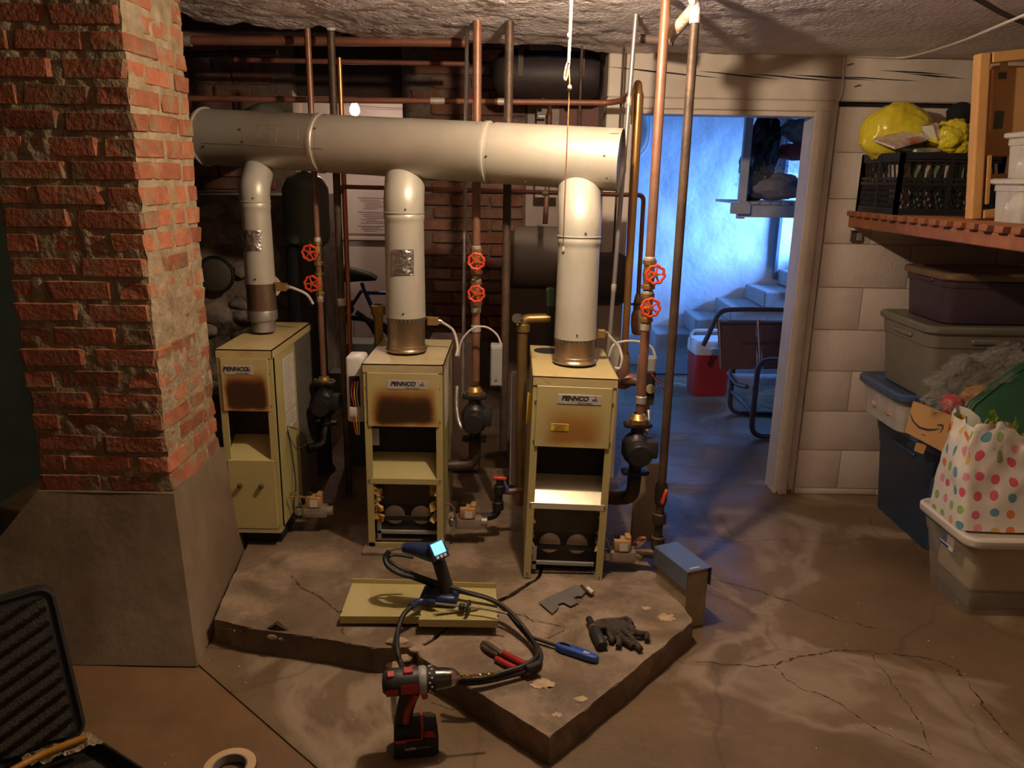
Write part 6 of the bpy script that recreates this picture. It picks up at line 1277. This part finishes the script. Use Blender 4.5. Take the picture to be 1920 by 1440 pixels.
# ---- carton with curved arrow mark
am = thing('shipping_carton', 'brown shipping carton with a black curved arrow tilted on the navy tote', 'box', aY(1750, 850, 2.95))
Q = [aY(1712, 752, 3.02), aY(1809, 788, 2.90), Vector(), aY(1696, 810, 3.0)]
qn = (Q[1]-Q[0]).cross(Q[3]-Q[0]); dq = ray(1783, 856); Q[2] = CAM+dq*((Q[0]-CAM).dot(qn)/dq.dot(qn))
quadslab(Q, .14, .002).obj('carton', card, am, world=True, smooth=False)
nq = (Q[1]-Q[0]).cross(Q[3]-Q[0]).normalized(); 
if nq.y > 0: nq = -nq
def onq(px, py, off=.0012): d_ = ray(px, py); return CAM+d_*(((Q[0]+nq*off)-CAM).dot(nq)/d_.dot(nq))
def ribbon(pts, m, nm, par, f):
    b = B(); n = len(pts)//2; U_, D_ = [b.bm.verts.new(f(*p)) for p in pts[:n]], [b.bm.verts.new(f(*p)) for p in pts[n:]][::-1]
    for i in range(n-1): b.bm.faces.new((U_[i], U_[i+1], D_[i+1], D_[i]))
    return b.obj(nm, m, par, world=True, smooth=False)
ribbon([(1707, 775), (1714, 790), (1725, 800), (1740, 804), (1752, 804), (1762, 803)] + [(1763, 803.5), (1752, 807.5), (1739, 808.5), (1723, 803.5), (1711, 791), (1706, 776)], ink_m, 'curved_arrow', am, onq)
ribbon([(1757, 796), (1764, 795), (1770, 797), (1769, 803), (1763, 812)] + [(1761, 813), (1765.5, 804), (1766.5, 799.5), (1763, 798.5), (1758, 798.5)], ink_m, 'arrow_head', am, onq)
for pts in (((1781, 795), (1783, 795), (1780, 807), (1778, 807)), ((1787, 795), (1789, 795), (1786, 808), (1784, 808)), ((1776, 808.5), (1787, 811), (1787, 812.5), (1776, 810)), ((1779, 797), (1782, 793), (1785, 797.5), (1782, 796)), ((1785.5, 797.5), (1788.5, 793.5), (1791, 798), (1788, 796.5))):
    B().poly([onq(x, y) for x, y in pts]).obj('up_arrow_mark', ink_m, am, world=True, smooth=False)
B().poly([onq(x, y) for x, y in ((1728, 813), (1736, 816), (1735, 817.5), (1728, 814.5))]).obj('print_dash', ink_m, am, world=True, smooth=False)
fq = [aY(1718, 830, 2.975), aY(1739, 833, 2.965), aY(1731, 852, 2.96), aY(1714, 845, 2.97)]
tag(quadslab(fq, .003, 0).obj('cardboard_scrap', card, loc=fq[0], smooth=False), 'torn cardboard scrap stuck on the rim of the navy tote', 'scrap')
# ---- clear film bundle and red parcel
rpq = aY(1783, 760, 3.02); tag(crumple(rpq, (.045, .04, .045), .18, 2, 4, 9).obj('red_parcel', mat('crimson_wrap', (.55, .05, .06), .4, 0, .15, 10, .4, 30), loc=rpq), 'crimson wrapped parcel under the clear film on the carton', 'parcel')
op_ = aY(1835, 745, 3.04); tag(crumple(op_, (.07, .05, .05), .18, 2, 4, 4).obj('orange_parcel', mat('tan_wrap', (.38, .18, .06), .5), loc=op_), 'tan paper parcel under the clear film behind the green lid', 'parcel')
fm = aY(1830, 710, 3.02)
fb_ = crumple((0, 0, 0), (.20, .10, .085), .42, 2.6, 6, 12.0); fb_.bm.transform(Matrix.Translation(fm) @ Euler((0, -.45, .2)).to_matrix().to_4x4())
tag(fb_.obj('plastic_film', clearfilm, loc=fm, ang=60), 'glossy clear plastic film heaped above the brown shipping carton', 'film')
# ================================================================== STAIRWELL THINGS
wsf = thing('hanging_shelf', 'white painted slatted shelf hung beyond the doorway', 'shelf', (1.5, 4.9, 1.33))
sx0 = aY(1384, 392, 4.75).x; szt = aY(1400, 378, 4.75).z; szb = aY(1390, 407, 4.75).z
sw = mat('shelf_white_paint', (.55, .54, .55), .5)
B().bx(sx0, sx0+.045, 4.75, 4.79, szb-.01, 2.12, .003).obj('post', sw, wsf, world=True, smooth=False)
B().bx(sx0+.045, 2.4, 4.75, 4.79, szb, szt-.016, .003).obj('front_rail', sw, wsf, world=True, smooth=False)
B().bx(sx0-.05, sx0+.06, 4.70, 4.745, szb+.02, szt-.01, .003).obj('bracket_arm', sw, wsf, world=True, smooth=False)
slm2 = B().bx(-.024, .024, 0, .60, 0, .016, .002).mesh('slat', sw)
for k in range(14): child(slm2, 'slat', wsf, Vector((sx0+.03+.062*k, 4.73, szt-.016))-Vector(wsf.location))
def bagf(px, py, Y, rad, seed, m, label, nm='plastic_bag', amp=.3, rot=0, zb=None):
    c = aY(px, py, Y)
    if zb is not None: c.z = zb+rad[2]*1.02
    b = crumple((0, 0, 0), rad, amp, 2.3, 5, seed); b.bm.transform(Matrix.Translation(c) @ Euler((0, rot, 0)).to_matrix().to_4x4()); return tag(b.obj(nm, m, loc=c-Vector((0, 0, rad[2])), ang=60), label, 'bag')
bagf(1455, 343, 4.98, (.21, .15, .115), 3, clearfilm, 'clear plastic bag of soft goods lying on the white hanging shelf', zb=szt)
bagf(1490, 262, 5.05, (.17, .14, .19), 8, clearfilm, 'tall clear plastic bag stacked behind on the white hanging shelf', rot=.3)
for (px, py, Y, rad, m_, lab, sd) in ((1455, 350, 4.98, (.16, .10, .08), mat('mottled_linen', (.38, .32, .32), .8, 0, .3, 10, .4, 20, (.2, .15, .16), .5), 'mottled linens inside the clear bag on the hanging shelf', 1), (1490, 285, 5.05, (.11, .09, .05), mat('dark_red_cloth', (.32, .04, .035), .8), 'dark red cloth inside the tall clear bag', 2), (1500, 245, 5.05, (.12, .09, .07), mat('grey_cloth', (.25, .25, .28), .8), 'grey cloth in the top of the tall clear bag', 3), (1490, 345, 4.95, (.07, .08, .03), bluep, 'bright blue fold inside the clear bag', 4)):
    c = aY(px, py, Y); tag(crumple(c, rad, .2, 2.2, 4, sd).obj('cloth_bundle', m_, loc=c), lab, 'cloth')
bagf(1425, 285, 5.02, (.10, .12, .26), 15, mat('black_bin_bag', (.010, .010, .013), .25, 0, .1, 8, .7, 15), 'black bin bag standing beside the white shelf post', 'bin_bag', .22, .12, szt)
tag(B().tube(smooth_path([aY(x, y, 6.43) for x, y in ((1219, 205), (1218, 250), (1213, 275), (1200, 292))]), .008, 6).obj('wall_cable', cable_w, loc=aY(1218, 250, 6.43)), 'pale cable running down the blue lit stair wall', 'cable')
# cooler
ccx = aZ(1320, 742, 0); ck = thing('drink_cooler', 'red drink cooler with white lid and handle beyond the doorway', 'cooler', (ccx.x+.04, ccx.y+.1, 0), math.radians(4))
def cool(rings, m, nm, p): b = B(); b, L = loft(b, rings); b.bm.faces.new(L[0][::-1]); b.bm.faces.new(L[-1]); return b.obj(nm, m, p)
R_ = lambda s_: rr(-.135*s_, .135*s_, -.12*s_, .12*s_, .035, 5)
cool([(R_(.9), 0), (R_(.94), .02), (R_(1.0), .31)], coolred, 'body', ck)
cool([(R_(1.03), .31), (R_(1.05), .33), (R_(1.03), .395), (R_(.95), .41)], coolwhite, 'lid', ck)
B().bx(-.05, .05, -.135, -.12, .34, .365, .004).obj('latch', coolwhite, ck, smooth=False)
B().tube(bent([(-.14, 0, .33), (-.14, .05, .46), (.14, .05, .46), (.14, 0, .33)], .05), .011, 10).obj('handle', coolwhite, ck)
# lounge chair
chp = aZ(1420, 822, 0)
ch = thing('lounge_chair', 'brown metal lounge chair with sling back beyond the doorway', 'chair', (1.62, 4.8, 0))
cy = 5.02
top = [aY(x, y, cy) for x, y in ((1318, 648), (1328, 628), (1342, 597), (1356, 583), (1385, 580), (1440, 580), (1475, 581), (1490, 586))]
B().tube(smooth_path(top, 5)+[top[-1]+Vector((.12, .02, -.14))], .016, 10, ry=.022).obj('top_rail', chairm, ch, world=True)
zs_ = .38
for (xa, xb, nm) in ((1351, 1417, 'back_sling'), (1425, 1490, 'back_sling')):
    A_ = [aY(xa, 607, cy), aY(xb, 607, cy), aY(xb+2, 692, cy-.09), aY(xa+6, 692, cy-.09)]
    quadslab(A_, .006, 0).obj(nm, sling, ch, world=True, smooth=False)
for xs in (1348, 1421, 1492): B().tube([aY(xs, 600, cy-.004), aY(xs+4, 692, cy-.10)], .012, 8).obj('back_stile', chairm, ch, world=True)
B().tube([aY(1351, 606, cy), aY(1492, 606, cy)], .011, 8).obj('back_bar', chairm, ch, world=True)
s0, s1 = aY(1368, 702, 4.90), aY(1500, 702, 4.90); z_ = s0.z
seatm = mat('seat_sling_reflection', (.30, .27, .28), .45)  # paler than the brown back sling: reflected light put into the seat colour
B().grid(lambda u, v: Vector((s0.x+(s1.x-s0.x)*u, 4.93-.42*v, z_+.02*v-.025*math.sin(math.pi*v))), 6, 10).obj('seat_sling', seatm, ch, world=True)
for s_ in (s0, s1): B().tube([Vector((s_.x, 4.93, z_)), Vector((s_.x, 4.72, z_-.02)), Vector((s_.x, 4.51, z_+.02))], .014, 8).obj('seat_rail', chairm, ch, world=True)
# C shaped arm and leg loops
f0 = aZ(1397, 812, 0)
for yy in (4.50, 5.0):
    loop = bent([(f0.x+.62, yy, z_+.20), (f0.x+.0, yy, z_+.19), (f0.x+.0, yy, .02), (f0.x+.62, yy, .02)], .08, 6)
    B().tube(loop, .016, 10, ry=.024).obj('arm_loop', chairm, ch, world=True)
B().tube([Vector((f0.x+.30, 4.50, .02)), Vector((f0.x+.30, 5.0, .02))], .014, 10).obj('base_bar', chairm, ch, world=True)
B().tube([Vector((f0.x+.0, 4.5, z_-.14)), Vector((f0.x+.0, 5.0, z_-.14))], .012, 10).obj('stretcher', chairm, ch, world=True)
